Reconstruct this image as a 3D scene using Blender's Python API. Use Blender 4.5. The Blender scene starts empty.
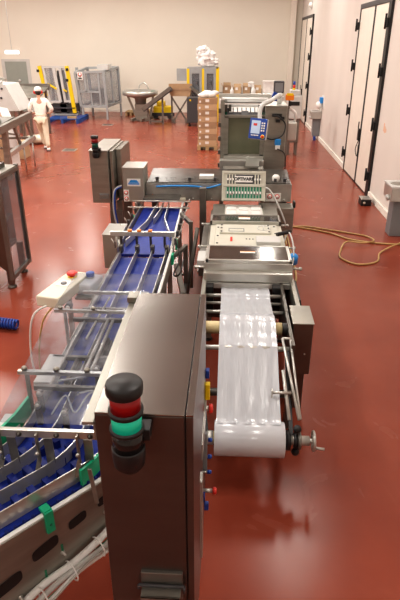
import bpy, bmesh, math, random
from mathutils import Vector, Matrix
random.seed(7)
SC = bpy.context.scene
COL = SC.collection
PI = math.pi

# ---------------------------------------------------------------- materials
MATS = {}
def mat(name, col, rough=.5, metal=0., spec=.5, bump=0., bscale=60., var=0., vscale=4., emit=None, estr=0., alpha=1., coat=0., stretch=None):
    m = bpy.data.materials.new(name); m.use_nodes = True
    nt = m.node_tree; N = nt.nodes; L = nt.links
    b = N['Principled BSDF']
    b.inputs['Base Color'].default_value = (*col, 1)
    b.inputs['Roughness'].default_value = rough
    b.inputs['Metallic'].default_value = metal
    b.inputs['Specular IOR Level'].default_value = spec
    b.inputs['Coat Weight'].default_value = coat
    b.inputs['Alpha'].default_value = alpha
    if emit:
        b.inputs['Emission Color'].default_value = (*emit, 1)
        b.inputs['Emission Strength'].default_value = estr
    tc = N.new('ShaderNodeTexCoord'); mp = N.new('ShaderNodeMapping')
    L.new(tc.outputs['Object'], mp.inputs['Vector'])
    if stretch: mp.inputs['Scale'].default_value = stretch
    nz = N.new('ShaderNodeTexNoise'); nz.inputs['Scale'].default_value = vscale; nz.inputs['Detail'].default_value = 5
    L.new(mp.outputs[0], nz.inputs['Vector'])
    v = max(var, .03)
    mr = N.new('ShaderNodeMapRange'); mr.inputs[1].default_value = .3; mr.inputs[2].default_value = .7
    mr.inputs[3].default_value = 1 - v; mr.inputs[4].default_value = 1 + v * .6
    L.new(nz.outputs['Fac'], mr.inputs[0])
    mx = N.new('ShaderNodeVectorMath'); mx.operation = 'SCALE'; mx.inputs[0].default_value = col
    L.new(mr.outputs[0], mx.inputs['Scale']); L.new(mx.outputs[0], b.inputs['Base Color'])
    if bump:
        n2 = N.new('ShaderNodeTexNoise'); n2.inputs['Scale'].default_value = bscale
        L.new(mp.outputs[0], n2.inputs['Vector'])
        bp = N.new('ShaderNodeBump'); bp.inputs['Strength'].default_value = bump; bp.inputs['Distance'].default_value = .01
        L.new(n2.outputs['Fac'], bp.inputs['Height']); L.new(bp.outputs[0], b.inputs['Normal'])
    MATS[name] = m
    return m
M = MATS
mat('steel', (.30, .29, .255), .34, .62, var=.15, vscale=3, stretch=(1, 1, 6))
mat('steel_bright', (.52, .515, .48), .3, .6, var=.1)
mat('steel_cabinet_lit', (.31, .295, .275), .25, .97, var=.14, vscale=2.0, bump=.10, bscale=1.6, stretch=(1, 1, 3))  # lit copy of the cabinet steel, for its upward faces
mat('steel_cabinet_shade', (.15, .14, .13), .3, .85, var=.14, vscale=2.0, bump=.08, bscale=1.6, stretch=(1, 1, 3))  # same steel darkened: dim reflections of front and door painted into the colour
mat('steel_dark', (.13, .122, .11), .36, .8, var=.2)
mat('steel_beam', (.40, .385, .355), .45, .6, var=.25, vscale=6)
mat('steel_worn', (.22, .21, .19), .42, .7, var=.2)
mat('steel_brown', (.16, .12, .10), .36, .8, var=.15)
mat('light_metal', (.36, .35, .31), .4, .5, var=.08)
mat('dark_lid', (.20, .19, .175), .12, .8, var=.25, vscale=5)
mat('black', (.012, .012, .013), .45)
mat('black_gloss', (.015, .013, .013), .18)
mat('dark_grey', (.06, .06, .065), .5)
mat('mid_grey', (.22, .23, .24), .5)
mat('guard_grey', (.34, .36, .37), .45, var=.1)
mat('light_grey', (.55, .55, .53), .45, var=.06)
mat('cream', (.72, .69, .56), .4, var=.05)
mat('cream_panel', (.56, .55, .47), .42, var=.05)
mat('white', (.82, .82, .80), .45)
mat('white_cloth', (.90, .87, .80), .85, var=.06, vscale=9, bump=.3, bscale=10)
mat('apron_cloth', (.80, .72, .56), .85, var=.08, vscale=9)
mat('skin', (.60, .34, .24), .55)
mat('hair', (.03, .02, .015), .7)
mat('belt_blue', (.012, .034, .27), .5, spec=.3, var=.18, vscale=30)
mat('belt_blue_dark', (.007, .018, .15), .5, spec=.3, var=.1)
mat('blue', (.012, .06, .32), .35)
mat('blue_bright', (.03, .28, .70), .35)
mat('green', (.01, .42, .22), .4)
mat('green_dark', (.02, .20, .11), .45)
mat('green_light', (.01, .42, .25), .2, emit=(.02, .6, .4), estr=.15)
mat('green_off', (.01, .10, .07), .2)
mat('red_light', (.26, .004, .006), .3, emit=(.5, .0, .0), estr=.03)
mat('red', (.65, .04, .03), .35)
mat('orange', (.85, .25, .02), .4)
mat('faded_orange', (.75, .42, .25), .6)
mat('yellow', (.85, .60, .01), .4)
mat('hose_yellow', (.52, .34, .14), .45)
mat('cardboard', (.38, .25, .15), .8, var=.12, vscale=6)
mat('cardboard_light', (.52, .36, .22), .8, var=.1)
mat('label', (.80, .79, .76), .5)
mat('wood', (.46, .32, .17), .8, var=.2, vscale=10)
mat('pallet_blue', (.02, .09, .34), .6)
mat('core', (.70, .58, .33), .6, var=.08, vscale=20)
mat('film', (.49, .515, .55), .2, spec=.7, var=.06, vscale=6, bump=.45, bscale=5, stretch=(5, .9, 1))
mat('film_roll', (.54, .565, .60), .22, spec=.6, var=.02)
mat('wall', (.74, .70, .62), .75, var=.04, vscale=.5)
mat('wall_right', (.70, .655, .61), .6, var=.04, vscale=1, stretch=(1, 1, .1))
mat('door_panel', (.80, .74, .66), .5, var=.03)
mat('door_grey', (.30, .33, .30), .5)
mat('baseboard', (.80, .77, .70), .5)
mat('ceiling', (.55, .50, .45), .8)
mat('screen', (.38, .46, .58), .25, emit=(.4, .5, .65), estr=.25)
mat('lamp_glow', (1, 1, 1), .4, emit=(.9, .95, 1), estr=1.4)
mat('tube_glow', (1, 1, 1), .4, emit=(1, .93, .84), estr=9)
mat('grating', (.18, .17, .16), .6, .5)
mat('bag', (.78, .76, .74), .35, var=.15, vscale=8, bump=.6, bscale=12)
mat('teal_print', (.02, .22, .55), .4)

def glass(name, tint, fac, rough=.06, scratch=.1):
    m = bpy.data.materials.new(name); m.use_nodes = True
    nt = m.node_tree; N = nt.nodes; L = nt.links
    for n in list(N): N.remove(n)
    out = N.new('ShaderNodeOutputMaterial'); mix = N.new('ShaderNodeMixShader'); tr = N.new('ShaderNodeBsdfTransparent')
    p = N.new('ShaderNodeBsdfPrincipled'); p.inputs['Base Color'].default_value = (*tint, 1); p.inputs['Roughness'].default_value = rough
    p.inputs['Specular IOR Level'].default_value = .9
    tr.inputs['Color'].default_value = (*[min(1, .55 + c * .5) for c in tint], 1)
    nz = N.new('ShaderNodeTexNoise'); nz.inputs['Scale'].default_value = 7; nz.inputs['Detail'].default_value = 8
    tc = N.new('ShaderNodeTexCoord'); L.new(tc.outputs['Object'], nz.inputs['Vector'])
    mr = N.new('ShaderNodeMapRange'); mr.inputs[1].default_value = .42; mr.inputs[2].default_value = .75
    mr.inputs[3].default_value = fac; mr.inputs[4].default_value = min(1, fac + scratch)
    L.new(nz.outputs['Fac'], mr.inputs[0]); L.new(mr.outputs[0], mix.inputs['Fac'])
    L.new(tr.outputs[0], mix.inputs[1]); L.new(p.outputs[0], mix.inputs[2]); L.new(mix.outputs[0], out.inputs['Surface'])
    MATS[name] = m
glass('acrylic', (.60, .62, .66), .05, .05, .16)
glass('smoked', (.15, .14, .125), .40, .28, .15)
glass('guard_pane', (.45, .47, .5), .22, .2, .15)
glass('green_pane', (.17, .18, .12), .72, .12, .08)
glass('clear_plastic', (.75, .8, .85), .5, .1, .1)
glass('wrap', (.85, .85, .85), .25, .15, .3)

def floor_material():
    m = bpy.data.materials.new('floor_epoxy'); m.use_nodes = True
    nt = m.node_tree; N = nt.nodes; L = nt.links; b = N['Principled BSDF']
    tc = N.new('ShaderNodeTexCoord')
    n1 = N.new('ShaderNodeTexNoise'); n1.inputs['Scale'].default_value = .9; n1.inputs['Detail'].default_value = 6
    n2 = N.new('ShaderNodeTexNoise'); n2.inputs['Scale'].default_value = 22; n2.inputs['Detail'].default_value = 8; n2.inputs['Roughness'].default_value = .7
    n3 = N.new('ShaderNodeTexNoise'); n3.inputs['Scale'].default_value = 1.6; n3.inputs['Detail'].default_value = 10; n3.inputs['Distortion'].default_value = 1.2
    for n in (n1, n2, n3): L.new(tc.outputs['Object'], n.inputs['Vector'])
    cr = N.new('ShaderNodeValToRGB')
    cr.color_ramp.elements[0].position = .3; cr.color_ramp.elements[0].color = (.22, .046, .026, 1)
    cr.color_ramp.elements[1].position = .72; cr.color_ramp.elements[1].color = (.30, .073, .042, 1)
    L.new(n1.outputs['Fac'], cr.inputs['Fac'])
    mr = N.new('ShaderNodeMapRange'); mr.inputs[1].default_value = .62; mr.inputs[2].default_value = .74
    mr.inputs[3].default_value = 0; mr.inputs[4].default_value = .16
    L.new(n3.outputs['Fac'], mr.inputs[0])
    mx = N.new('ShaderNodeMix'); mx.data_type = 'RGBA'; mx.inputs['B'].default_value = (.42, .16, .11, 1)
    L.new(mr.outputs[0], mx.inputs['Factor']); L.new(cr.outputs[0], mx.inputs['A']); L.new(mx.outputs['Result'], b.inputs['Base Color'])
    r = N.new('ShaderNodeMapRange'); r.inputs[1].default_value = .3; r.inputs[2].default_value = .7; r.inputs[3].default_value = .21; r.inputs[4].default_value = .28
    L.new(n3.outputs['Fac'], r.inputs[0]); L.new(r.outputs[0], b.inputs['Roughness'])
    b.inputs['Specular IOR Level'].default_value = .30
    bp = N.new('ShaderNodeBump'); bp.inputs['Strength'].default_value = .04; bp.inputs['Distance'].default_value = .0006
    L.new(n2.outputs['Fac'], bp.inputs['Height']); L.new(bp.outputs[0], b.inputs['Normal'])
    return m
M['floor'] = floor_material()

# ---------------------------------------------------------------- mesh builder
class MB:
    def __init__(s): s.bm = bmesh.new(); s.mats = []; s.cur = 0; s.lay = s.bm.faces.layers.int.new('done')
    def m(s, name):
        if name not in s.mats: s.mats.append(name)
        s.cur = s.mats.index(name); return s
    def _fin(s, nf, smooth):
        L = s.lay
        for f in s.bm.faces:
            if not f[L]: f[L] = 1; f.material_index = s.cur; f.smooth = smooth
    def box(s, x0, x1, y0, y1, z0, z1, bev=0., rot=None, piv=None):
        nf = len(s.bm.faces)
        r = bmesh.ops.create_cube(s.bm, size=1); vs = r['verts']
        for v in vs:
            v.co = Vector(((x0 + x1) / 2 + v.co.x * (x1 - x0), (y0 + y1) / 2 + v.co.y * (y1 - y0), (z0 + z1) / 2 + v.co.z * (z1 - z0)))
        if bev:
            es = list({e for v in vs for e in v.link_edges})
            rr = bmesh.ops.bevel(s.bm, geom=es, offset=bev, segments=2, affect='EDGES', profile=.5)
            vs = list({v for f in s.bm.faces if not f[s.lay] for v in f.verts})
        if rot is not None:
            p = Vector(piv) if piv else Vector(((x0 + x1) / 2, (y0 + y1) / 2, (z0 + z1) / 2))
            for v in vs: v.co = p + rot @ (v.co - p)
        s._fin(nf, False); return s
    def bar(s, a, b, w, h=None, up=(0, 0, 1)):          # rectangular bar between two points
        h = h or w; a = Vector(a); b = Vector(b); d = (b - a).normalized(); u = Vector(up)
        if abs(d.dot(u)) > .95: u = Vector((0, 1, 0))
        x = d.cross(u).normalized(); y = x.cross(d).normalized(); nf = len(s.bm.faces)
        vs = []
        for p in (a, b):
            for i, j in ((-1, -1), (1, -1), (1, 1), (-1, 1)): vs.append(s.bm.verts.new(p + x * w / 2 * i + y * h / 2 * j))
        for q in ((3, 2, 1, 0), (4, 5, 6, 7), (0, 1, 5, 4), (1, 2, 6, 5), (2, 3, 7, 6), (3, 0, 4, 7)): s.bm.faces.new([vs[i] for i in q])
        s._fin(nf, False); return s
    def cyl(s, a, b, r, r2=None, seg=16, smooth=True):
        return s.tube([a, b], r, seg, r2=r2, smooth=smooth)
    def tube(s, pts, r, seg=10, r2=None, closed=False, smooth=True):
        pts = [Vector(p) for p in pts]; n = len(pts); nf = len(s.bm.faces); rings = []
        prev = None
        for i, p in enumerate(pts):
            if closed: d = (pts[(i + 1) % n] - pts[i - 1])
            else: d = pts[min(i + 1, n - 1)] - pts[max(i - 1, 0)]
            d = d.normalized() if d.length > 1e-9 else Vector((0, 0, 1))
            if prev is None:
                u = Vector((0, 0, 1)) if abs(d.z) < .9 else Vector((1, 0, 0))
                x = d.cross(u).normalized()
            else:
                x = (prev - d * prev.dot(d)); x = x.normalized() if x.length > 1e-6 else d.orthogonal().normalized()
            prev = x; y = d.cross(x)
            rr = r if r2 is None else r + (r2 - r) * i / (n - 1)
            rings.append([s.bm.verts.new(p + (x * math.cos(2 * PI * k / seg) + y * math.sin(2 * PI * k / seg)) * rr) for k in range(seg)])
        m = n if closed else n - 1
        for i in range(m):
            A = rings[i]; B = rings[(i + 1) % n]
            for k in range(seg): s.bm.faces.new((A[k], A[(k + 1) % seg], B[(k + 1) % seg], B[k]))
        s._fin(nf, smooth)
        if not closed:
            nf = len(s.bm.faces); s.bm.faces.new(list(reversed(rings[0]))); s.bm.faces.new(rings[-1]); s._fin(nf, False)
        return s
    def lathe(s, prof, c, axis=(0, 0, 1), seg=24, smooth=True):   # prof: (r, h) pairs along axis from c
        c = Vector(c); a = Vector(axis).normalized(); x = a.orthogonal().normalized(); y = a.cross(x); nf = len(s.bm.faces); rings = []
        for r, h in prof:
            rings.append([s.bm.verts.new(c + a * h + (x * math.cos(2 * PI * k / seg) + y * math.sin(2 * PI * k / seg)) * max(r, 1e-4)) for k in range(seg)])
        for A, B in zip(rings, rings[1:]):
            for k in range(seg): s.bm.faces.new((A[k], A[(k + 1) % seg], B[(k + 1) % seg], B[k]))
        s.bm.faces.new(list(reversed(rings[0]))); s.bm.faces.new(rings[-1])
        s._fin(nf, smooth); return s
    def poly(s, pts, ext=None):                          # flat polygon, optional extrusion vector
        nf = len(s.bm.faces); vs = [s.bm.verts.new(Vector(p)) for p in pts]
        s.bm.faces.new(vs)
        if ext is not None:
            e = Vector(ext); ws = [s.bm.verts.new(v.co + e) for v in vs]; s.bm.faces.new(list(reversed(ws)))
            n = len(vs)
            for i in range(n): s.bm.faces.new((vs[i], ws[i], ws[(i + 1) % n], vs[(i + 1) % n]))
        s._fin(nf, False); return s
    def ribbon(s, A, B, thick=0.):                       # surface between two polylines, with thickness downward
        nf = len(s.bm.faces); a = [s.bm.verts.new(Vector(p)) for p in A]; b = [s.bm.verts.new(Vector(p)) for p in B]
        for i in range(len(a) - 1): s.bm.faces.new((a[i], b[i], b[i + 1], a[i + 1]))
        if thick:
            t = Vector((0, 0, -thick)); a2 = [s.bm.verts.new(v.co + t) for v in a]; b2 = [s.bm.verts.new(v.co + t) for v in b]
            n = len(a)
            for i in range(n - 1):
                s.bm.faces.new((a2[i + 1], b2[i + 1], b2[i], a2[i])); s.bm.faces.new((a[i + 1], a2[i + 1], a2[i], a[i])); s.bm.faces.new((b[i], b2[i], b2[i + 1], b[i + 1]))
            s.bm.faces.new((a[0], a2[0], b2[0], b[0])); s.bm.faces.new((b[-1], b2[-1], a2[-1], a[-1]))
        s._fin(nf, not thick); return s
    def wall(s, path, z0, z1, t=.008):                   # upright thin plate along a plan path
        pts = [Vector((p[0], p[1], 0)) for p in path]; L_, R_ = [], []
        for i, p in enumerate(pts):
            d = (pts[min(i + 1, len(pts) - 1)] - pts[max(i - 1, 0)]).normalized(); n = Vector((-d.y, d.x, 0)) * t / 2
            L_.append(p + n); R_.append(p - n)
        up = Vector((0, 0, z1))
        s.ribbon([p + up for p in L_], [p + up for p in R_], z1 - z0); 
        return s
    def ball(s, c, r, sc=(1, 1, 1), seg=12):
        nf = len(s.bm.faces); rr = bmesh.ops.create_uvsphere(s.bm, u_segments=seg, v_segments=max(6, seg // 2), radius=r)
        for v in rr['verts']: v.co = Vector((c[0] + v.co.x * sc[0], c[1] + v.co.y * sc[1], c[2] + v.co.z * sc[2]))
        s._fin(nf, True); return s
    def islands(s, name, material=None, parent=None):     # every loose piece becomes a part of its own
        left = set(s.bm.verts); groups = []
        while left:
            st = [left.pop()]; g = {st[0]}
            while st:
                v = st.pop()
                for e in v.link_edges:
                    w = e.other_vert(v)
                    if w in left: left.discard(w); g.add(w); st.append(w)
            groups.append(g)
        out = []
        for g in groups:
            n = MB(); n.mats = list(s.mats); mp = {v: n.bm.verts.new(v.co) for v in g}
            for f in {f for v in g for f in v.link_faces}:
                q = n.bm.faces.new([mp[v] for v in f.verts]); q.material_index = f.material_index; q.smooth = f.smooth; q[n.lay] = 1
            out.append(n.build(name, material, parent))
        s.bm.free(); return out
    def build(s, name, material=None, parent=None, kind=None, label=None):
        if material and not s.mats: s.mats = [material]
        bmesh.ops.recalc_face_normals(s.bm, faces=s.bm.faces)
        me = bpy.data.meshes.new(name)
        root = parent
        while root is not None and root.parent is not None: root = root.parent
        if root is not None:
            s.bm.transform(root_matrix(root).inverted())
            s.bm.to_mesh(me); o = bpy.data.objects.new(name, me); o.parent = parent
        else:
            vs = s.bm.verts
            lo = [min(v.co[i] for v in vs) for i in range(3)]; hi = [max(v.co[i] for v in vs) for i in range(3)]
            loc = Vector(((lo[0] + hi[0]) / 2, (lo[1] + hi[1]) / 2, lo[2]))
            s.bm.transform(Matrix.Translation(-loc)); s.bm.to_mesh(me)
            o = bpy.data.objects.new(name, me); o.location = loc
        for k in s.mats: me.materials.append(M[k])
        s.bm.free(); COL.objects.link(o)
        if kind: o['kind'] = kind
        if label: o['label'] = label
        return o
def root_matrix(r): return Matrix.Translation(r.location) @ Matrix.Rotation(r.rotation_euler.z, 4, 'Z')
def mb(name=None):
    b = MB()
    if name: b.m(name)
    return b
def thing(name, label, cat, loc, rz=0, group=None):
    o = bpy.data.objects.new(name, None); o.empty_display_size = .1; COL.objects.link(o)
    o.location = loc; o.rotation_euler = (0, 0, rz); return tag(o, label, cat, group)
def tag(o, label, cat, group=None):
    o['label'] = label; o['category'] = cat
    if group: o['group'] = group
    return o
def children(o): return [c for c in bpy.data.objects if c.parent == o]
def dup(o, loc, rz=None, label=None, par=None):
    kids = children(o); c = o.copy(); COL.objects.link(c)
    if par is None:
        c.location = loc
        if rz is not None: c.rotation_euler = (0, 0, rz)
        if label: c['label'] = label
    else: c.parent = par
    for k in kids: dup(k, None, par=c)
    return c
def struct(o): o['kind'] = 'structure'; return o
def text(s, size, loc, rot, material, parent, name='lettering', bold=.0):
    cu = bpy.data.curves.new('t', 'FONT'); cu.body = s; cu.size = size; cu.extrude = .0006; cu.offset = bold
    cu.align_x = 'CENTER'; cu.align_y = 'CENTER'
    t = bpy.data.objects.new('t', cu); COL.objects.link(t)
    dg = bpy.context.evaluated_depsgraph_get(); me = bpy.data.meshes.new_from_object(t.evaluated_get(dg))
    bpy.data.objects.remove(t)
    root = parent
    while root.parent is not None: root = root.parent
    me.transform(root_matrix(root).inverted() @ Matrix.Translation(loc) @ rot.to_4x4())
    me.materials.clear(); me.materials.append(M[material])
    o = bpy.data.objects.new(name, me); COL.objects.link(o); o.parent = parent
    return o
RX = lambda a: Matrix.Rotation(math.radians(a), 3, 'X')
RY = lambda a: Matrix.Rotation(math.radians(a), 3, 'Y')
RZ = lambda a: Matrix.Rotation(math.radians(a), 3, 'Z')
def bez(p0, p1, p2, n=8):
    p0, p1, p2 = map(Vector, (p0, p1, p2)); return [p0 * (1 - t) ** 2 + p1 * 2 * t * (1 - t) + p2 * t * t for t in [i / n for i in range(n + 1)]]
def spline(pts, n=6):
    P = [Vector(p) for p in pts]; out = []
    for i in range(len(P) - 1):
        a = P[max(i - 1, 0)]; b = P[i]; c = P[i + 1]; d = P[min(i + 2, len(P) - 1)]
        for k in range(n):
            t = k / n; out.append(.5 * ((2 * b) + (c - a) * t + (2 * a - 5 * b + 4 * c - d) * t * t + (-a + 3 * b - 3 * c + d) * t ** 3))
    out.append(P[-1]); return out

# ---------------------------------------------------------------- room
XR, XL, YB, YF, HC = 2.93, -12.5, 26.4, -5.5, 6.0
struct(mb().box(XL - .2, XR + .2, YF - .2, YB + .2, -.2, 0).build('floor', 'floor'))
struct(mb().box(XL - .2, XR + .2, YF - .2, YB + .2, HC, HC + .2).build('ceiling', 'ceiling'))
struct(mb().box(XR, XR + .2, YF, YB, 0, HC).build('wall_right', 'wall_right'))
struct(mb().box(XL - .2, XL, YF, YB, 0, HC).build('wall_left', 'wall'))
struct(mb().box(XL - .2, XR + .2, YB, YB + .2, 0, HC).build('wall_back', 'wall'))
struct(mb().box(XL - .2, XR + .2, YF - .2, YF, 0, HC).build('wall_front', 'wall'))
def baseb(y0, y1, name='baseboard_right'):
    return struct(mb().box(XR - .035, XR, y0, y1, 0, .13, .006).build(name, 'baseboard'))
baseb(YF, 11.4); baseb(14.22, 22.33, 'baseboard_right'); baseb(25.92, YB)
struct(mb().box(-9.2, 2.5, YB - .04, YB, 0, .12).build('baseboard_back', 'baseboard'))
struct(mb().box(2.42, 2.66, YB - .26, YB, 0, HC, .01).build('trim_1', 'door_panel'))

# door_1: tall cold-room door on the right wall
def side_door(name, y0, y1, ysplit, H, fr, hinge_ys):
    d = bpy.data.objects.new(name, None); COL.objects.link(d); d.location = (XR, (y0 + y1) / 2, 0); d['kind'] = 'structure'
    f = mb('black'); t = fr
    f.box(XR - .05, XR, y0, y0 + t, 0, H).box(XR - .04, XR, y1 - .06, y1, 0, H)
    f.build('door_frame', parent=d)
    mb('dark_grey').box(XR - .045, XR, y0 + t, y1 - .06, H - .09, H).build('top_rail', parent=d)
    for a, b in ((y0 + t, ysplit - .035), (ysplit + .035, y1 - .06)):
        p = mb('door_panel').box(XR - .03, XR, a + .03, b - .03, .02, H - .1, .004).build('leaf', parent=d)
        q = mb('black').box(XR - .034, XR, a, a + .03, .0, H - .1).box(XR - .034, XR, b - .03, b, 0, H - .1).box(XR - .034, XR, a, b, 0, .03).build('gasket', parent=p)
    for s_ in (ysplit - .03, ysplit + .012): mb('dark_grey').box(XR - .04, XR, s_, s_ + .018, .02, H - .1).build('meeting_strip', parent=d)
    for yy in hinge_ys:
        for z in (.35, 1.35, 2.35, 3.2):
            if z < H - .2:
                mb('black').box(XR - .09, XR - .045, yy - .06, yy + .06, z, z + .16, .01).cyl((XR - .10, yy, z - .03), (XR - .10, yy, z + .23), .02, seg=8).build('hinge', parent=d)
    mb('black').box(XR - .09, XR - .03, ysplit - .05, ysplit + .05, .95, 1.2, .01).cyl((XR - .09, ysplit, 1.2), (XR - .09, ysplit, 1.35), .012).build('handle', parent=d)
    c = mb('black').tube(spline([(XR - .06, ysplit - .02, .95), (XR - .08, ysplit + .1, .75), (XR - .06, ysplit + .02, .6), (XR - .07, ysplit - .1, .7), (XR - .06, ysplit - .04, .85)]), .009, 6).build('cable', parent=d)
    return d
side_door('door_1', 11.42, 14.2, 12.75, 3.72, .2, (11.52, 14.17))
side_door('door_2', 22.35, 25.9, 24.2, 3.87, .16, (22.45,))
d3 = bpy.data.objects.new('door_3', None); COL.objects.link(d3); d3.location = (-9.85, YB, 0); d3['kind'] = 'structure'
mb('light_grey').box(-10.5, -10.35, YB - .03, YB, 0, 2.25).box(-9.35, -9.2, YB - .03, YB, 0, 2.25).box(-10.35, -9.35, YB - .03, YB, 2.15, 2.25).islands('door_frame', parent=d3)
lf = mb('door_grey').box(-10.35, -9.35, YB - .025, YB, 0, 2.15).build('leaf', parent=d3)
mb('light_grey').lathe([(.06, 0), (.06, .03), (.04, .05)], (-9.75, YB - .025, 1.35), (0, -1, 0), 12).build('porthole', parent=lf)
mb('steel_bright').tube([(-9.45, YB - .03, 1), (-9.45, YB - .09, 1), (-9.57, YB - .09, 1)], .012).build('door_handle', parent=lf)

# ceiling lamps
k = 0
for ix, X in enumerate((-10, -6.2, -2.4, 1.3)):
    for iy, Y in enumerate((-2.5, 2.5, 7.5, 12.5, 17.5, 22.5)):
        t = thing('ceiling_lamp', 'long white linear lamp on ceiling, %s row from the right wall, %s from the front' % (('fourth', 'third', 'second', 'first')[ix], ('first', 'second', 'third', 'fourth', 'fifth', 'sixth')[iy]), 'lamp', (X, Y, 5.7), 0, 'linear ceiling lamps')
        mb('white').box(X - .12, X + .12, Y - .75, Y + .75, 5.72, 5.8, .01).cyl((X, Y - .5, 5.78), (X, Y - .5, 6), .01).cyl((X, Y + .5, 5.78), (X, Y + .5, 6), .01).build('housing', parent=t)
        mb('tube_glow').box(X - .09, X + .09, Y - .72, Y + .72, 5.70, 5.72).build('diffuser', parent=t)
        ld = bpy.data.lights.new('lamp_light', 'AREA'); ld.shape = 'RECTANGLE'; ld.size = .3; ld.size_y = 1.5; ld.energy = 105
        ld.color = (1, .95, .88); lo = bpy.data.objects.new('lamp_light', ld); COL.objects.link(lo); lo.location = (X, Y, 5.68)
        if X < -3 and 5 < Y < 22: ld.energy = 150
        if X > 1: ld.energy = 62
        if Y < 4: ld.energy = 52
w = bpy.data.worlds.new('world'); SC.world = w; w.use_nodes = True
w.node_tree.nodes['Background'].inputs[0].default_value = (.9, .85, .8, 1); w.node_tree.nodes['Background'].inputs[1].default_value = .3

# hanging exit lamp on the left, and small lamp above far door
t = thing('hanging_lamp', 'glowing white emergency lamp hanging on a rod near the grey back door', 'lamp', (-7.54, 20, 2.6))
mb('lamp_glow').box(-7.78, -7.3, 19.95, 20.05, 2.58, 2.68, .02).build('light_panel', parent=t)
mb('light_grey').cyl((-7.54, 20, 2.68), (-7.54, 20, HC), .012, seg=8).build('rod', parent=t)
mb('light_grey').box(-7.79, -7.29, 19.94, 20.06, 2.68, 2.72).build('housing', parent=t)
t = thing('bulkhead_lamp', 'small round white lamp on the wall above the far door', 'lamp', (XR, 23.2, 4.05))
mb('white').lathe([(.1, 0), (.1, .05), (.08, .11), (.03, .14)], (XR, 23.2, 4.2), (-1, 0, 0), 14).build('globe', parent=t)
mb('light_grey').box(XR - .03, XR, 23.12, 23.28, 4.05, 4.4, .005).build('base', parent=t)

for (x, y), lb in (((-4.85, 16.5), 'square steel floor drain cover beside the walking worker'), ((-4.85, 22.0), 'small steel floor drain cover in front of the grey guard cage')):
    t = thing('floor_drain', lb, 'drain', (x, y, 0))
    mb('steel_bright').box(x - .2, x + .2, y - .2, y + .2, 0, .008).build('frame', parent=t)
    g = mb('steel_worn')
    for i in range(6): g.box(x - .16, x + .16, y - .15 + i * .055, y - .12 + i * .055, .008, .014)
    g.build('grate', parent=t)

# ---------------------------------------------------------------- signal towers
def signal_tower(par, x, y, z0, r, lit=True):
    """bracketed beacon: foot cup, dark module, green module, red module, black cap"""
    h = r * 2
    t = mb('black').lathe([(r * .75, 0), (r * .95, .15 * h), (r * 1.02, .5 * h), (r * 1.02, .75 * h), (r, .78 * h)], (x, y, z0), seg=24)
    t.box(x - r * .45, x + r * .45, y, y + r * 1.35, z0 + .15 * h, z0 + .45 * h, .003)
    t.box(x + r * .7, x + r * 1.3, y + r * .2, y + r * 1.35, z0 + h * .9, z0 + 1.3 * h, .003)
    foot = t.build('signal_tower', parent=par)
    z = z0 + .78 * h
    mb('black_gloss').lathe([(r * .94, 0), (r * .94, .62 * h)], (x, y, z)).build('dark_module', parent=foot); z += .62 * h
    mb('black').lathe([(r * 1.03, 0), (r * 1.03, .12 * h)], (x, y, z)).build('ring', parent=foot); z += .12 * h
    mb('green_light' if lit else 'green_off').lathe([(r * .90, 0), (r * .90, .5 * h)], (x, y, z)).build('green_lens', parent=foot); z += .5 * h
    mb('black').lathe([(r * 1.03, 0), (r * 1.03, .14 * h)], (x, y, z)).build('ring', parent=foot); z += .14 * h
    mb('red_light').lathe([(r * .90, 0), (r * .90, .55 * h)], (x, y, z)).build('red_lens', parent=foot); z += .55 * h
    mb('black').lathe([(r * 1.05, 0), (r * 1.08, .03 * h), (r * 1.08, .3 * h), (r * .98, .36 * h)], (x, y, z)).build('cap', parent=foot)
    return foot

# ---------------------------------------------------------------- foreground control cabinet
cab = thing('control_cabinet', 'tall stainless steel control cabinet in the foreground carrying a red and green signal tower', 'cabinet', (-.23, 1.64, 0))
x0, x1, y0, y1 = -.37, -.112, 1.235, 2.05
mb('steel_cabinet_shade').box(x0, x1, y0, y1, .85, 1.993, .003).build('body', parent=cab)
mb('steel_cabinet_lit').box(x0, x1, y0, y1, 1.994, 2.0, .002).build('roof', parent=cab)  # thin top sheet in the lighter copy, ceiling light put into its colour
door = mb('steel_cabinet_shade').box(x1 + .004, -.087, y0 + .002, y1, .86, 1.992, .003).m('steel_cabinet_lit').box(x1 + .004, -.087, y0 + .002, y1, 1.993, 1.999, .001).build('door', parent=cab)
mb('black').box(x1 - .001, x1 + .005, y0 + .01, y1 - .01, .87, 1.993).build('gasket', parent=cab)
# flange along the left top edge with end block
fl = mb('steel').box(x0 - .038, x0 - .001, y0 - .0, y1 + .02, 1.955, 1.965).box(x0 - .006, x0 + .0, y0, y1, 1.90, 1.965).build('side_flange', parent=cab)
mb('steel').box(x0 - .045, x0 + .0, y1 - .03, y1 + .035, 1.966, 1.99, .002).build('hinge_block', parent=fl)
mb('steel_worn').box(-.265, -.125, y0 - .012, y0 + .004, 1.235, 1.36, .003).build('vent_plate', parent=cab)
hd = mb('steel').box(-.262, -.13, y0 - .055, y0 - .01, 1.29, 1.30, .002).box(-.262, -.13, y0 - .055, y0 - .049, 1.22, 1.30, .002).build('hood', parent=cab)
mb('dark_grey').cyl((-.272, y0 - .02, 1.31), (-.12, y0 - .02, 1.31), .006).cyl((-.272, y0 - .02, 1.29), (-.272, y0 - .02, 1.31), .005).cyl((-.12, y0 - .02, 1.28), (-.12, y0 - .02, 1.31), .005).build('hood_rod', parent=cab)
mb('steel').box(-.33, -.27, 1.35, 1.41, 0, .86).box(-.33, -.27, 1.88, 1.94, 0, .86).box(-.2, -.14, 1.35, 1.41, 0, .86).box(-.2, -.14, 1.88, 1.94, 0, .86).islands('stand', parent=cab)
signal_tower(cab, -.262, 1.165, 1.872, .046)
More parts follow.
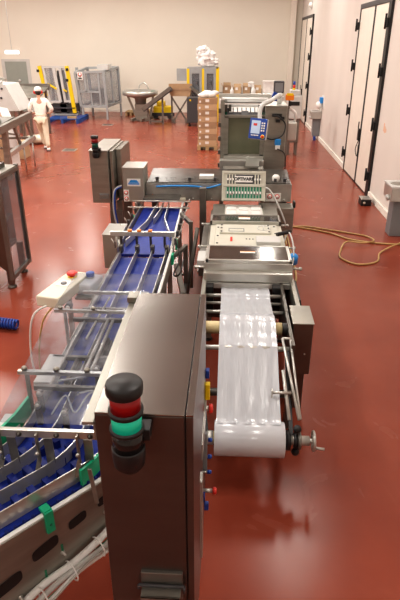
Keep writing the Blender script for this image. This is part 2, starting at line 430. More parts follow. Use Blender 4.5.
# items on the right side of the cabinet door
mb('steel_bright').box(-.087, -.082, 1.7, 2.03, 1.42, 1.5).box(-.087, -.078, 1.60, 1.66, .98, 1.4).build('side_bracket', parent=cab)
def side_knob(y, z, c, r=.016, l=.035):
    o = mb('steel_bright').cyl((-.088, y, z), (-.088 + l, y, z), r * .55, seg=10)
    o.m(c).lathe([(r, 0), (r, .012), (r * .7, .018)], (-.088 + l, y, z), (1, 0, 0), 14)
    return o.build('side_knob', parent=cab)
side_knob(1.98, 1.47, 'red', .022, .02); side_knob(1.80, 1.16, 'red', .016, .045)
side_knob(1.9, 1.36, 'blue', .01, .02); side_knob(1.86, 1.30, 'blue', .01, .02); side_knob(1.83, 1.24, 'blue', .009, .02)
mb('yellow').box(-.087, -.066, 2.0, 2.03, 1.50, 1.58, .003).build('yellow_latch', parent=cab)
mb('blue').box(-.087, -.07, 2.02, 2.05, 1.6, 1.64, .003).build('blue_latch', parent=cab)
mb('mid_grey').box(-.087, -.07, 1.84, 1.86, 1.22, 1.44, .002).build('grey_handle', parent=cab)
mb('blue').box(-.08, -.06, 1.78, 1.80, 1.06, 1.10, .003).cyl((-.08, 1.79, 1.1), (-.08, 1.79, 1.16), .004).build('blue_tag', parent=cab)

# ---------------------------------------------------------------- lane conveyor (straight + turn)
OX, OY = -.61, 2.13; DX, DY = -.671, -.741; NX, NY = -.741, .671
def loc2(s, n): return Vector((OX + DX * s + NX * n, OY + DY * s + NY * n))
def lane_path(xs, n, s_end=1.25, Yend=5.3, r=.22):
    # straight line x = xs from Yend down, corner, then along d at offset n
    s = (OX + NX * n - xs) / (-DX); c = loc2(s, n)
    a = Vector((c.x, c.y + r)); b = c + Vector((DX, DY)) * r
    pts = [Vector((xs, Yend))]
    pts += [Vector((xs, Yend - (Yend - a.y) * i / 6)) for i in range(1, 6)]
    pts += [Vector(p[:2]) for p in bez((a.x, a.y, 0), (c.x, c.y, 0), (b.x, b.y, 0), 8)]
    e = loc2(s_end, n)
    pts += [b.lerp(e, i / 5) for i in range(1, 6)]
    return pts
conv = thing('lane_conveyor', 'stainless lane conveyor with blue belts turning left in the foreground beside the cabinet', 'conveyor', (-.9, 3.6, 0))
pa = lane_path(-.615, .03, r=.16); pd = lane_path(-1.13, .5, r=.16)
B = mb('belt_blue'); B.ribbon([(p.x, p.y, .9) for p in pa], [(p.x, p.y, .9) for p in pd], .03)
belt = B.build('belt', parent=conv)
fl_ = mb('belt_blue_dark')
for lane in range(3):
    n0 = .075 + lane * .145
    for i in range(15):
        s = .0 + i * .085 + lane * .03
        a = loc2(s, n0); b_ = loc2(s, n0 + .095)
        fl_.bar((a.x, a.y, .925), (b_.x, b_.y, .925), .035, .05)
for s in [i * .045 for i in range(28)]:
    a = loc2(s, .028); fl_.ball((a.x, a.y, .903), .009, seg=8)
fl_.build('belt_flights', parent=conv, kind='stuff')
# side plates
def side_plate(n, s0, s1, zt, zb0, zb1, t):
    a = loc2(s0, n); b = loc2(s1, n)
    pts = [(a.x, a.y, zt), (b.x, b.y, zt), (b.x, b.y, zb1), (a.x, a.y, zb0)]
    return mb('steel').poly(pts, (-NX * t, -NY * t, 0))
sp = side_plate(0, -.22, 1.25, .885, .56, .36, .006).build('side_plate', parent=conv)
for s, z, ln, ht in ((.385, .70, .145, .072), (.195, .745, .105, .06), (.60, .625, .16, .075), (.02, .77, .10, .055)):
    pts = []
    for k in range(20):
        a = 2 * PI * k / 20; cx = math.copysign(abs(math.cos(a)) ** .5, math.cos(a)) * ln / 2; cz = math.copysign(abs(math.sin(a)) ** .5, math.sin(a)) * ht / 2
        p = loc2(s + cx, -.0075); pts.append((p.x, p.y, z + cz - cx * .15))
    mb('black').poly(pts, (-NX * .002, -NY * .002, 0)).build('slot', parent=sp)
for s, z in ((.40, .50), (.30, .60), (.03, .68), (-.02, .66), (-.02, .78), (-.02, .74), (.55, .5)):
    p = loc2(s, -.006)
    mb('steel_bright').lathe([(.012, 0), (.012, .006), (.007, .007), (.007, .03)], (p.x, p.y, z), (-NX, -NY, 0), 10).build('bolt', parent=sp)
for s, z in ((.405, .53), (.30, .625)):
    p = loc2(s, -.007); mb('green_dark').bar((p.x, p.y, z - .02), (p.x, p.y, z + .03), .012, .006).build('green_insert', parent=sp)
g = mb('white')
a = [loc2(-.2 + i * .145, .0) for i in range(11)]; b = [loc2(-.2 + i * .145, .024) for i in range(11)]
g.ribbon([(p.x, p.y, .893) for p in a], [(p.x, p.y, .893) for p in b], .02)
g.build('slide_strip', parent=conv)
g = mb('steel')
g.wall([(p.x - .012 if i < 6 else p.x, p.y + .0) for i, p in enumerate(lane_path(-1.145, .52, r=.16))], .78, .95, .008)
g.build('side_plate', parent=conv)
mb('steel').box(-.612, -.604, 2.45, 5.35, .76, .93).build('side_plate', parent=conv)
mb('white').cyl((-.597, 2.5, .965), (-.597, 5.38, .965), .014).build('side_rail', parent=conv)
# lane dividers
for xs, n, z1, r in ((-.64, .065, 1.0, .1), (-.79, .20, .99, .22), (-.955, .345, .99, .25), (-1.125, .495, .98, .22)):
    g = mb('steel_bright').wall(lane_path(xs, n, r=r), .905, z1, .006)
    g.build('lane_divider', parent=conv)
for x in (-1.12, -.95, -.79, -.64):
    mb('steel_dark').box(x - .02, x + .02, 5.28, 5.36, .95, 1.03, .004).build('divider_bracket', parent=conv)
# crossbar with hanging brackets
mb('steel_bright').box(-1.32, -.58, 2.10, 2.125, 1.165, 1.21, .003).build('crossbar', parent=conv)
for x in (-1.11, -.92, -.715):
    br = mb('steel')
    br.box(x - .014, x - .004, 2.075, 2.10, 1.03, 1.20, .002).bar((x - .01, 2.09, 1.04), (x - .03, 2.07, .95), .022, .008)
    br.bar((x + .03, 2.13, 1.14), (x + .025, 2.15, .95), .045, .006)
    br.m('steel_bright').lathe([(.011, 0), (.011, .012)], (x - .009, 2.074, 1.09), (0, -1, 0), 8)
    br.build('bracket', parent=conv)
for x in (-1.02, -.83, -.66):
    mb('steel_dark').lathe([(.014, 0), (.014, .006), (.008, .007), (.008, .014)], (x, 2.10, 1.187), (0, -1, 0), 10).build('bolt', parent=conv)
mb('steel').bar((-.66, 2.03, 1.04), (-.645, 2.045, .80), .02, .008).build('strut', parent=conv)
# green wear parts
cl = loc2(.345, -.012)
c = mb('green').bar((cl.x, cl.y, .79), (cl.x, cl.y, .92), .042, .02, up=(NX, NY, 0)).bar((cl.x, cl.y, .915), (cl.x + NX * .05, cl.y + NY * .05, .915), .042, .02)
c.m('green_dark').lathe([(.006, 0), (.006, .004)], (cl.x - NX * .01, cl.y - NY * .01, .84), (-NX, -NY, 0), 8)
c.build('green_clamp', parent=conv)
mb('green').wall([(p[0], p[1]) for p in bez((-.72, 2.06, 0), (-.66, 2.14, 0), (-.64, 2.24, 0), 6)], .90, 1.0, .016).build('green_guide', parent=conv)
mb('green').wall([(-1.30, 2.12), (-1.24, 2.25), (-1.19, 2.45), (-1.17, 2.62)], .92, 1.04, .016).build('green_guide', parent=conv)
mb('green').wall([(-1.42, 1.96), (-1.34, 2.08)], .92, 1.05, .016).build('green_guide', parent=conv)
# legs
for x, y in ((-1.1, 2.7), (-.63, 2.75), (-1.1, 4.9), (-.63, 4.9), (-1.5, 1.75), (-1.05, 1.75)):
    l = mb('steel').box(x - .025, x + .025, y - .025, y + .025, .03, .8).build('leg', parent=conv)
    mb('black').lathe([(.045, 0), (.045, .015), (.015, .03)], (x, y, 0)).build('foot', parent=l)
mb('steel').box(-1.1, -.63, 2.72, 2.76, .35, .39).box(-1.1, -.63, 4.88, 4.92, .35, .39).build('brace', parent=conv)
# mechanics beneath the guard
mech = [((-1.08, 2.72, 1.03), (-1.08, 4.1, 1.03), .008), ((-.90, 2.9, 1.04), (-.90, 3.6, 1.04), .012), ((-.86, 2.9, 1.04), (-.86, 3.6, 1.04), .012),
        ((-.78, 2.8, 1.02), (-.78, 3.9, 1.02), .008), ((-.70, 2.75, 1.03), (-.70, 3.7, 1.03), .010), ((-.99, 3.3, 1.05), (-.99, 4.1, 1.0), .008)]
for a, b, r in mech: mb('steel_bright').cyl(a, b, r, seg=10).build('guide_rod', parent=conv)
for y, z in ((2.72, 1.05), (3.1, 1.03), (3.62, 1.05), (3.9, 1.0)):
    mb('steel_dark').box(-1.17, -.6, y - .015, y + .015, z - .03, z, .003).build('cross_support', parent=conv)
mb('light_grey').box(-1.20, -1.08, 2.78, 3.12, .96, 1.03, .006).build('drive_cover', parent=conv)
mb('light_grey').box(-1.30, -1.18, 2.42, 2.55, .90, .96, .006).build('drive_cover', parent=conv)
for x, y in ((-.93, 3.2), (-.85, 3.24), (-.76, 3.15), (-1.0, 2.95)):
    mb('steel_dark').box(x - .025, x + .025, y - .16, y + .16, .955, .99, .003).cyl((x, y - .14, 1.01), (x, y + .14, 1.01), .014, seg=10).build('air_cylinder', parent=conv)
for pts in ([(-1.0, 2.5, 1.0), (-.93, 2.58, 1.08), (-.86, 2.5, 1.02), (-.8, 2.62, 1.07), (-.74, 2.72, 1.0)], [(-.9, 2.7, 1.0), (-.84, 2.6, 1.09), (-.78, 2.68, 1.04), (-.72, 2.55, 1.0)], [(-1.05, 2.8, 1.0), (-1.0, 2.7, 1.1), (-.95, 2.8, 1.05), (-.9, 2.9, 1.0)]):
    mb('clear_plastic').tube(spline(pts), .006, 6).build('air_hose', parent=conv)  # wavy clear tubes stand in for reflected squiggles on the guard
for x, y in ((-1.07, 2.5), (-1.1, 2.62), (-.9, 2.45), (-.82, 2.9)):
    mb('steel_dark').box(x - .015, x + .015, y - .015, y + .015, .93, 1.08, .003).m('steel_bright').lathe([(.018, 0), (.018, .02)], (x, y, 1.06), (0, -1, 0.3), 10).build('fitting', parent=conv)

# acrylic guard above
gd = thing('acrylic_guard', 'scratched clear acrylic guard with steel crossbars over the lane conveyor', 'guard', (-.95, 3, .93))
mb('acrylic').poly([(-1.145, 2.14, 1.222), (-.60, 2.14, 1.222), (-.60, 3.38, 1.222), (-1.235, 3.38, 1.222)], (0, 0, .005)).build('pane', parent=gd)
mb('acrylic').poly([(-1.237, 3.40, 1.222), (-.60, 3.40, 1.222), (-.52, 4.08, 1.222), (-1.25, 4.08, 1.222)], (0, 0, .005)).build('pane', parent=gd)
for y, xa in ((2.62, -1.21), (3.42, -1.235), (3.74, -1.24)):
    c = mb('steel_bright').box(xa + (.13 if y > 3.5 else 0), -.60, y - .014, y + .014, 1.198, 1.221, .002)
    c.build('crossbar', parent=gd)
    for x in ((-1.17, -.98, -.8) if y < 3 else (-1.19, -.95)):
        if y < 3.5: mb('steel').lathe([(.017, 0), (.017, .012), (.010, .02)], (x, y, 1.227)).build('knob', parent=gd)
for x, y in ((-1.16, 2.62), (-.615, 2.62), (-1.16, 3.42), (-.615, 3.42), (-.615, 3.74)):
    mb('steel').box(x - .01, x + .01, y - .01, y + .01, .94, 1.2).islands('post', parent=gd)

# ---------------------------------------------------------------- far belt section
cf = thing('belt_conveyor', 'far blue belt conveyor with converging steel guides leading to the transfer beam', 'conveyor', (-.87, 6.3, 0))
mb('belt_blue').poly([(-1.17, 5.40, .9), (-.62, 5.40, .9), (-.65, 7.25, .9), (-1.17, 7.25, .9)], (0, 0, -.03)).build('belt', parent=cf)
mb('steel').box(-1.195, -1.18, 5.4, 7.3, .78, .96).build('side_plate', parent=cf)
mb('steel').box(-.645, -.63, 5.4, 7.3, .78, .9).build('side_plate', parent=cf)
mb('white').cyl((-.605, 5.4, .965), (-.63, 7.25, .975), .014).build('side_rail', parent=cf)
for pts in ([(-1.13, 5.62), (-1.0, 6.35), (-.965, 7.2)], [(-.66, 5.85), (-.80, 6.5), (-.82, 7.2)], [(-.93, 6.45), (-.9, 6.8), (-.895, 7.2)]):
    mb('steel_bright').wall(pts, .905, .98, .012).build('lane_guide', parent=cf)
mb('cream').cyl((-1.2, 7.28, 1.0), (-.6, 7.28, 1.0), .028).build('end_roller', parent=cf)
for y in (6.65, 6.95): mb('steel_bright').cyl((-1.28, y, 1.06), (-.5, y, 1.06), .009).build('cross_rod', parent=cf)
ab = mb('steel_bright').box(-1.26, -.57, 5.46, 5.50, 1.08, 1.13, .004).build('air_bar', parent=cf)
for x in (-1.05, -.95, -.83): mb('orange').box(x - .02, x + .02, 5.455, 5.50, 1.13, 1.15, .003).build('orange_fitting', parent=ab)
for x in (-1.15, -.98, -.83, -.68): mb('steel_dark').box(x - .012, x + .012, 5.47, 5.49, .95, 1.08).build('hanger', parent=ab)
mb('steel_bright').cyl((-1.2, 5.48, .9), (-1.2, 5.48, 1.1), .012).cyl((-.59, 5.48, .85), (-.59, 5.48, 1.1), .012).build('bar_support', parent=ab)
for i in range(14):
    y = 5.5 + i * .13; s = 1 if i % 2 else -1; x = -.585 if s > 0 else -1.215
    f = mb('dark_grey').box(x - .015, x + .015, y, y + .04, .93, 1.0, .003).m('steel_bright').cyl((x, y + .02, .93), (x + .05 * s, y + .02, 1.03), .006, seg=8)
    f.build('guide_clamp', parent=cf)
for x, y in ((-.575, 5.7), (-.575, 5.25), (-1.21, 6.6)): mb('green').box(x - .012, x + .012, y - .04, y + .04, .86, .97, .004).build('green_clip', parent=cf)
for x, y in ((-1.15, 5.7), (-.66, 5.7), (-1.15, 7.0), (-.66, 7.0)):
    l = mb('steel').box(x - .025, x + .025, y - .025, y + .025, .02, .8).build('leg', parent=cf)
    mb('black').lathe([(.045, 0), (.045, .01), (.02, .025)], (x, y, 0)).build('foot', parent=l)
mb('black').tube(spline([(-.55, 5.4, 1.05), (-.5, 5.3, .9), (-.55, 5.1, .8), (-.48, 5.0, .85), (-.45, 5.15, .95)]), .008, 6).build('cable', parent=cf)
mb('smoked').box(-1.15, -.66, 7.05, 7.3, 1.05, 1.06).build('acrylic_flap', parent=cf)
# left box next to belt
t = thing('terminal_box', 'plain stainless terminal box on a post left of the far blue belt', 'box', (-1.36, 5.9, 0))
mb('light_metal').box(-1.41, -1.20, 5.72, 6.12, .6, 1.0, .006).build('body', parent=t)
mb('steel_bright').box(-1.415, -1.198, 5.715, 6.13, 1.0, 1.006).build('lid', parent=t)
mb('steel').cyl((-1.30, 5.92, 0), (-1.30, 5.92, .6), .03).islands('post', parent=t)
v = mb('steel_bright')
for i in range(5): v.lathe([(.035, 0), (.035, .03), (.025, .034), (.025, .045)], (-1.215, 5.66, .72 + i * .05), seg=12)
v.build('bellows', parent=t)
# right support arms
t = thing('support_frame', 'welded stainless support frame between the blue belt and the thermoforming machine', 'frame', (-.48, 6.2, 0))
mb('steel_worn').bar((-.5, 6.0, 0), (-.5, 6.0, .8), .05).bar((-.5, 6.0, .78), (-.62, 5.35, .86), .04).bar((-.46, 6.35, .1), (-.46, 6.35, .98), .045).bar((-.46, 6.35, .95), (-.6, 6.6, 1.0), .04).bar((-.5, 5.98, .1), (-.38, 6.35, .9), .04, .04).bar((-.46, 5.15, .55), (-.56, 5.5, .75), .05).bar((-.46, 5.15, .0), (-.46, 5.15, .58), .05).bar((-.5, 6., .3), (-.46, 5.15, .3), .04).build('arm', parent=t)
mb('blue').lathe([(.04, 0), (.04, .1), (.02, .12)], (-.42, 5.6, .0)).build('blue_cap', parent=t)

# ---------------------------------------------------------------- beam (transfer gantry)
t = thing('transfer_beam', 'long dark stainless transfer beam with smoked lids crossing behind both conveyors', 'beam', (-.15, 7.7, 0))
mb('steel_beam').box(-1.15, .84, 7.34, 7.66, .97, 1.21, .006).build('beam_body', parent=t)
lid = mb('smoked').poly([(-1.12, 7.34, 1.215), (.82, 7.34, 1.215), (.82, 7.92, 1.28), (-1.12, 7.92, 1.28)], (0, 0, .01)).build('smoked_lid', parent=t)
mb('steel_dark').box(-1.13, .83, 7.66, 7.92, .97, 1.2).build('rear_channel', parent=t)
leg = mb('steel_worn').box(-.40, -.31, 7.15, 7.23, 0, 1.19, .003).box(-.40, -.31, 7.22, 7.34, 1.0, 1.12).build('leg', parent=t)
mb('steel_beam').box(-.43, -.28, 7.1, 7.28, 0, .02).build('base_plate', parent=leg)
mb('steel_worn').box(.70, .79, 7.4, 7.5, 0, .95).islands('leg', parent=t)
mb('steel_worn').box(-1.10, -1.02, 7.5, 7.58, 0, .95).islands('leg', parent=t)
mb('blue_bright').tube(spline([(-1.0, 7.30, 1.17), (-.7, 7.29, 1.185), (-.45, 7.29, 1.18), (-.3, 7.3, 1.16), (-.12, 7.3, 1.21)]), .012, 8).build('air_hose', parent=t)
mb('label').box(-.42, -.22, 7.45, 7.58, 1.24, 1.29, .004).build('white_block', parent=t)
for x in (-.55, -.2, .0, -1.0, .62, .75): mb('dark_grey').box(x - .02, x + .02, 7.40, 7.45, 1.215, 1.275, .004).build('hinge', parent=t)
for x in (-.95, -.75, -.5, -.25, .5, .75):
    mb('steel_bright').lathe([(.012, 0), (.012, .01)], (x, 7.34, 1.0), (0, -1, 0), 8).build('bolt', parent=t)
w_ = mb('label').box(.50, .70, 7.325, 7.34, .98, 1.09).build('warning_label', parent=t)
for x in (.55, .65):
    mb('red').lathe([(.034, 0), (.034, .002)], (x, 7.325, 1.045), (0, -1, 0), 14).m('label').lathe([(.024, 0), (.024, .001)], (x, 7.323, 1.045), (0, -1, 0), 14).m('red').bar((x - .02, 7.321, 1.065), (x + .02, 7.321, 1.025), .007, .002).build('prohibition_sign', parent=w_)
mb('steel').box(.40, .86, 7.05, 7.33, .62, .96, .006).build('end_housing', parent=t)
mb('black').box(.58, .66, 7.02, 7.06, .7, .78, .01).box(.84, .87, 7.0, 7.12, .98, 1.06, .01).build('knob', parent=t)
mb('light_grey').tube(spline([(.45, 7.30, 1.15), (.52, 7.2, 1.18), (.62, 7.1, 1.05), (.72, 7.0, .85), (.76, 7.0, .72)]), .012, 8).build('cable', parent=t)
mb('white').lathe([(.05, 0), (.05, .07), (.03, .09)], (.63, 7.45, 1.225), seg=14).build('sensor', parent=t)

# left mid control box
t = thing('junction_box', 'grey steel junction box with blue logo label mounted on the left end of the beam', 'box', (-1.3, 7.5, 0))
mb('light_metal').box(-1.44, -1.155, 7.22, 7.62, .97, 1.43, .008).build('body', parent=t)
mb('steel_bright').box(-1.445, -1.15, 7.215, 7.63, 1.43, 1.437).build('lid', parent=t)
lb = mb('label').box(-1.38, -1.20, 7.21, 7.22, 1.19, 1.29).build('logo_label', parent=t)
mb('blue_bright').box(-1.365, -1.215, 7.206, 7.21, 1.215, 1.232).poly([(-1.36, 7.21, 1.238), (-1.33, 7.21, 1.275), (-1.25, 7.21, 1.275), (-1.22, 7.21, 1.238)], (0, -.004, 0)).build('logo', parent=lb)
lb = mb('label').box(-1.435, -1.365, 7.212, 7.22, .98, 1.14).build('warning_label', parent=t)
for z in (1.02, 1.10): mb('red').lathe([(.028, 0), (.028, .002)], (-1.40, 7.212, z), (0, -1, 0), 14).m('label').lathe([(.018, 0), (.018, .001)], (-1.40, 7.21, z), (0, -1, 0), 14).build('prohibition_sign', parent=lb)
mb('steel').box(-1.32, -1.24, 7.4, 7.48, 0, .97).islands('post', parent=t)
mb('orange').tube(spline([(-1.14, 7.4, 1.2), (-1.05, 7.36, 1.1), (-1.1, 7.33, .98), (-1.2, 7.3, .97)]), .01, 6).build('cable', parent=t)
mb('blue').tube(spline([(-1.48, 7.3, 1.15), (-1.56, 7.25, 1.1), (-1.56, 7.2, .8), (-1.48, 7.2, .5), (-1.3, 7.25, .3)]), .011, 6).build('cable', parent=t)
mb('light_grey').tube(spline([(-1.48, 7.34, 1.17), (-1.58, 7.28, 1.1), (-1.59, 7.24, .8), (-1.5, 7.22, .45), (-1.3, 7.3, .25)]), .011, 6).build('cable', parent=t)

# back control cabinet
cb = thing('control_cabinet', 'brown stainless control cabinet with dim signal tower, standing left of the transfer beam', 'cabinet', (-1.75, 7.8, 0))
mb('steel').box(-1.89, -1.64, 7.3, 8.25, .93, 1.635, .008).build('body', parent=cb)
mb('steel').box(-1.63, -1.585, 7.36, 8.2, .93, 1.63, .006).build('door', parent=cb)
mb('steel').box(-1.58, -1.51, 7.55, 8.25, .90, 1.62, .006).build('side_box', parent=cb)
mb('steel_bright').box(-1.895, -1.635, 7.29, 8.26, 1.635, 1.645).build('roof', parent=cb)
v = mb('mid_grey').box(-1.79, -1.66, 7.285, 7.302, .98, 1.06, .002)
for i in range(4): v.m('steel').box(-1.785, -1.665, 7.278, 7.286, .985 + i * .018, .993 + i * .018)
v.build('vent_plate', parent=cb)
mb('steel_worn').box(-1.68, -1.60, 7.4, 7.48, 0, .93).box(-1.58, -1.50, 7.4, 7.48, 0, .93).box(-1.68, -1.5, 8.1, 8.18, 0, .93).box(-1.68, -1.5, 7.38, 7.44, .5, .8).islands('stand', parent=cb)
signal_tower(cb, -1.785, 7.245, 1.555, .047, False)

# ---------------------------------------------------------------- thermoforming machine (film line)
tm = thing('thermoforming_machine', 'long stainless thermoforming packaging machine with film rollers on the right', 'machine', (.2, 5.5, 0))
mb('steel').box(-.24, -.20, 3.85, 7.2, .45, .88, .003).build('side_frame', parent=tm)
mb('steel').box(.60, .64, 3.95, 7.2, .45, .88, .003).build('side_frame', parent=tm)
mb('steel_dark').box(-.19, .59, 4.95, 7.2, .4, .8).build('inner_body', parent=tm)
lid = mb('dark_lid').box(-.185, .585, 4.90, 5.28, 1.045, 1.055).build('smoked_lid', parent=tm)
mb('steel_bright').box(-.215, .615, 4.87, 4.90, 1.03, 1.06, .003).box(-.215, .615, 5.28, 5.30, 1.03, 1.06, .003).box(-.215, -.185, 4.87, 5.30, 1.03, 1.06, .003).box(.585, .615, 4.87, 5.30, 1.03, 1.06, .003).build('lid_frame', parent=lid)
l2 = mb('label').box(.12, .27, 5.08, 5.12, 1.056, 1.06).m('orange').box(.12, .27, 5.11, 5.125, 1.058, 1.061).build('warning_strip', parent=lid)
h = mb('steel_bright').box(-.225, .625, 4.86, 5.3, .955, 1.03, .004).box(-.225, .625, 4.80, 5.3, .86, .955, .012).m('steel_bright').box(-.23, .63, 4.78, 5.3, .80, .855, .004)
h.build('forming_housing', parent=tm)
# cream cover plate
cp = mb('cream_panel').box(-.15, .56, 5.46, 6.22, .965, .99, .006).build('cover_plate', parent=tm)
up = mb('cream_panel').box(-.10, .48, 5.86, 6.16, .99, 1.01, .004).build('raised_plate', parent=cp)
mb('mid_grey').box(.0, .18, 5.9, 5.91, 1.01, 1.013).box(.0, .18, 6.0, 6.01, 1.01, 1.013).box(.0, .01, 5.9, 6.01, 1.01, 1.013).box(.17, .18, 5.9, 6.01, 1.01, 1.013).build('square_mark', parent=up)
mb('light_grey').tube([(.40 + .07 * math.cos(a / 14 * 2 * PI), 6.03 + .09 * math.sin(a / 14 * 2 * PI), 1.012) for a in range(14)], .005, 6, closed=True).tube([(.40, 5.95, 1.015), (.40, 6.12, 1.015)], .005, 6).build('round_mark', parent=up)
mb('red').box(.02, .045, 5.62, 5.76, .99, .993).build('red_mark', parent=cp)
for x in (.2, .235, .27): mb('dark_grey').lathe([(.01, 0), (.01, .004)], (x, 5.7, .99), seg=8).build('screw', parent=cp)
for x in (-.08, .46):
    for y in (5.9, 6.02, 6.13): mb('dark_grey').lathe([(.012, 0), (.012, .006)], (x, y, 1.01), seg=8).build('screw', parent=up)
for x, y in ((-.12, 5.55), (-.12, 5.8), (-.12, 6.1), (.53, 5.9), (.53, 6.15), (.53, 5.55)): mb('dark_grey').lathe([(.012, 0), (.012, .006)], (x, y, .99), seg=8).build('screw', parent=cp)
mb('light_grey').box(.30, .56, 5.50, 5.70, .99, 1.03, .006).islands('side_cover', parent=cp)
mb('black').cyl((.53, 5.72, 1.04), (.68, 5.80, 1.05), .022).build('hose_elbow', parent=tm)
mb('blue_bright').lathe([(.05, 0), (.05, .09), (.03, .11)], (.70, 5.5, .80), (0, -.3, 1), 14).box(.62, .70, 5.46, 5.56, .78, .84).build('blue_cap', parent=tm)
mb('light_grey').tube(spline([(.60, 5.72, .9), (.66, 5.78, 1.05), (.70, 5.6, .98), (.69, 5.4, .85), (.64, 5.35, .75)]), .009, 6).build('hose', parent=tm)
mb('cream_panel').box(-.21, .62, 5.32, 7.18, .90, .96, .004).build('table', parent=tm)
bar_ = mb('dark_lid').box(-.2, .6, 6.30, 6.56, .985, 1.0).m('steel_bright').box(-.22, .62, 6.28, 6.30, .965, 1.01).box(-.22, .62, 6.56, 6.58, .965, 1.01).box(-.22, -.2, 6.28, 6.58, .965, 1.01).box(.6, .62, 6.28, 6.58, .965, 1.01).build('cross_cover', parent=tm)
mb('label').box(.12, .26, 6.40, 6.48, 1.0, 1.004).m('orange').box(.12, .26, 6.47, 6.485, 1.003, 1.006).build('warning_strip', parent=bar_)
mb('steel').box(-.21, -.06, 6.6, 7.15, .96, .98).box(.44, .62, 6.6, 7.15, .96, .98).islands('side_cover', parent=tm)
# formed film with pockets
pk = mb('label').box(-.05, .43, 6.60, 7.18, .955, .965)
for i in range(3):
    for j in range(2): pk.box(-.03 + i * .155, .1 + i * .155, 6.63 + j * .28, 6.86 + j * .28, .965, .978, .012)
tag(pk.build('formed_film'), 'white film with moulded pockets lying on the table below the green panel', 'film')
# roller zone side plates and rollers
mb('steel_dark').box(-.24, -.21, 3.62, 4.80, .55, .86, .003).build('roller_side_plate', parent=tm)
mb('steel_dark').box(.50, .53, 3.62, 4.80, .55, .86, .003).build('roller_side_plate', parent=tm)
for y, z, r in ((4.62, .80, .018), (4.52, .77, .014), (4.28, .80, .016), (3.66, .80, .02), (3.35, .60, .03)):
    mb('steel_bright' if r < .03 else 'steel_dark').cyl((-.24, y, z), (.52, y, z), r).build('roller', parent=tm)
mb('black').cyl((.462, 3.98, .80), (.52, 3.98, .80), .055).build('bearing', parent=tm)
mb('black').cyl((.50, 4.28, .80), (.56, 4.28, .80), .03).build('bearing', parent=tm)
for x in (-.17, .47):
    mb('black').box(x - .04, x + .04, 4.68, 4.78, .60, .86, .006).build('bearing_block', parent=tm)
# unwinder arms
mb('black').bar((.475, 3.66, .78), (.475, 3.05, .40), .03, .05).build('unwinder_arm', parent=tm)
mb('black').bar((-.21, 3.66, .75), (-.12, 3.05, .40), .03, .05).build('unwinder_arm', parent=tm)
mb('steel_bright').cyl((.44, 3.72, .86), (.525, 3.10, .56), .011).cyl((.44, 3.72, .86), (.50, 3.72, .86), .011).build('tension_rod', parent=tm)
mb('steel_bright').cyl((.50, 3.70, .86), (.535, 3.11, .56), .009).build('tension_rod', parent=tm)
mb('steel_bright').cyl((.43, 3.45, .74), (.46, 3.12, .54), .013).build('tension_rod', parent=tm)
mb('steel_bright').cyl((.34, 3.26, .67), (.48, 3.28, .66), .010).box(.335, .345, 3.24, 3.28, .64, .695).build('cross_handle', parent=tm)
ch = mb('steel_bright').cyl((.43, 3.05, .42), (.60, 3.05, .42), .035).m('black').lathe([(.07, 0), (.07, .03), (.05, .035)], (.435, 3.05, .42), (1, 0, 0)).lathe([(.055, 0), (.055, .025)], (.49, 3.05, .42), (1, 0, 0)).m('steel_worn').lathe([(.065, 0), (.065, .02)], (.52, 3.05, .42), (1, 0, 0)).build('chuck', parent=tm)
for dz, dy in ((.10, 0), (-.10, 0)): mb('black').ball((.51, 3.05 + dy, .42 + dz), .03).build('clamp_screw', parent=ch)
hw = mb('steel_bright').tube([(.63, 3.05 + .065 * math.cos(a / 20 * 2 * PI), .42 + .065 * math.sin(a / 20 * 2 * PI)) for a in range(20)], .010, 8, closed=True)
hw.cyl((.58, 3.05, .42), (.645, 3.05, .42), .018)
for a in (0, 2.09, 4.19): hw.cyl((.63, 3.05, .42), (.63, 3.05 + .065 * math.cos(a), .42 + .065 * math.sin(a)), .007, seg=8)
hw.cyl((.63, 3.0, .40), (.70, 2.99, .40), .010)
hw.build('handwheel', parent=tm)
mb('steel_dark').cyl((-.17, 3.05, .42), (-.07, 3.05, .42), .04).build('chuck', parent=tm)
mb('steel_bright').cyl((-.12, 3.05, .42), (-.075, 3.05, .42), .05).build('chuck_flange', parent=tm)
# braces from arm to floor
mb('steel_dark').box(-.25, -.19, 3.7, 3.76, 0, .6).box(.50, .56, 3.7, 3.76, 0, .6).box(-.24, .55, 3.72, 3.75, .3, .35).build('front_stand', parent=tm)
for x, y in ((-.2, 5.2), (.6, 5.2), (-.2, 7.0), (.6, 7.0)):
    l = mb('steel').box(x - .035, x + .035, y - .035, y + .035, .03, .46).build('leg', parent=tm)
    mb('black').lathe([(.05, 0), (.05, .015), (.015, .03)], (x, y, 0)).build('foot', parent=l)
for x in (-.265, .665):
    for y in (5.0, 5.6, 6.4): mb('steel_bright').cyl((x - .05, y, .93), (x + .05, y, .93), .012).ball((x + (.05 if x > 0 else -.05), y, .93), .02).build('side_stud', parent=tm)
mb('steel_worn').box(-.32, -.24, 5.5, 6.9, .62, .80, .004).build('side_channel', parent=tm)
mb('light_grey').box(-.32, -.22, 5.25, 5.55, .82, .90, .004).build('side_tray', parent=tm)
mb('black').poly([(.645, 4.9, .85), (.645, 4.45, .85), (.70, 4.35, .5), (.70, 4.9, .5)], (.02, 0, 0)).islands('side_skirt', parent=tm)

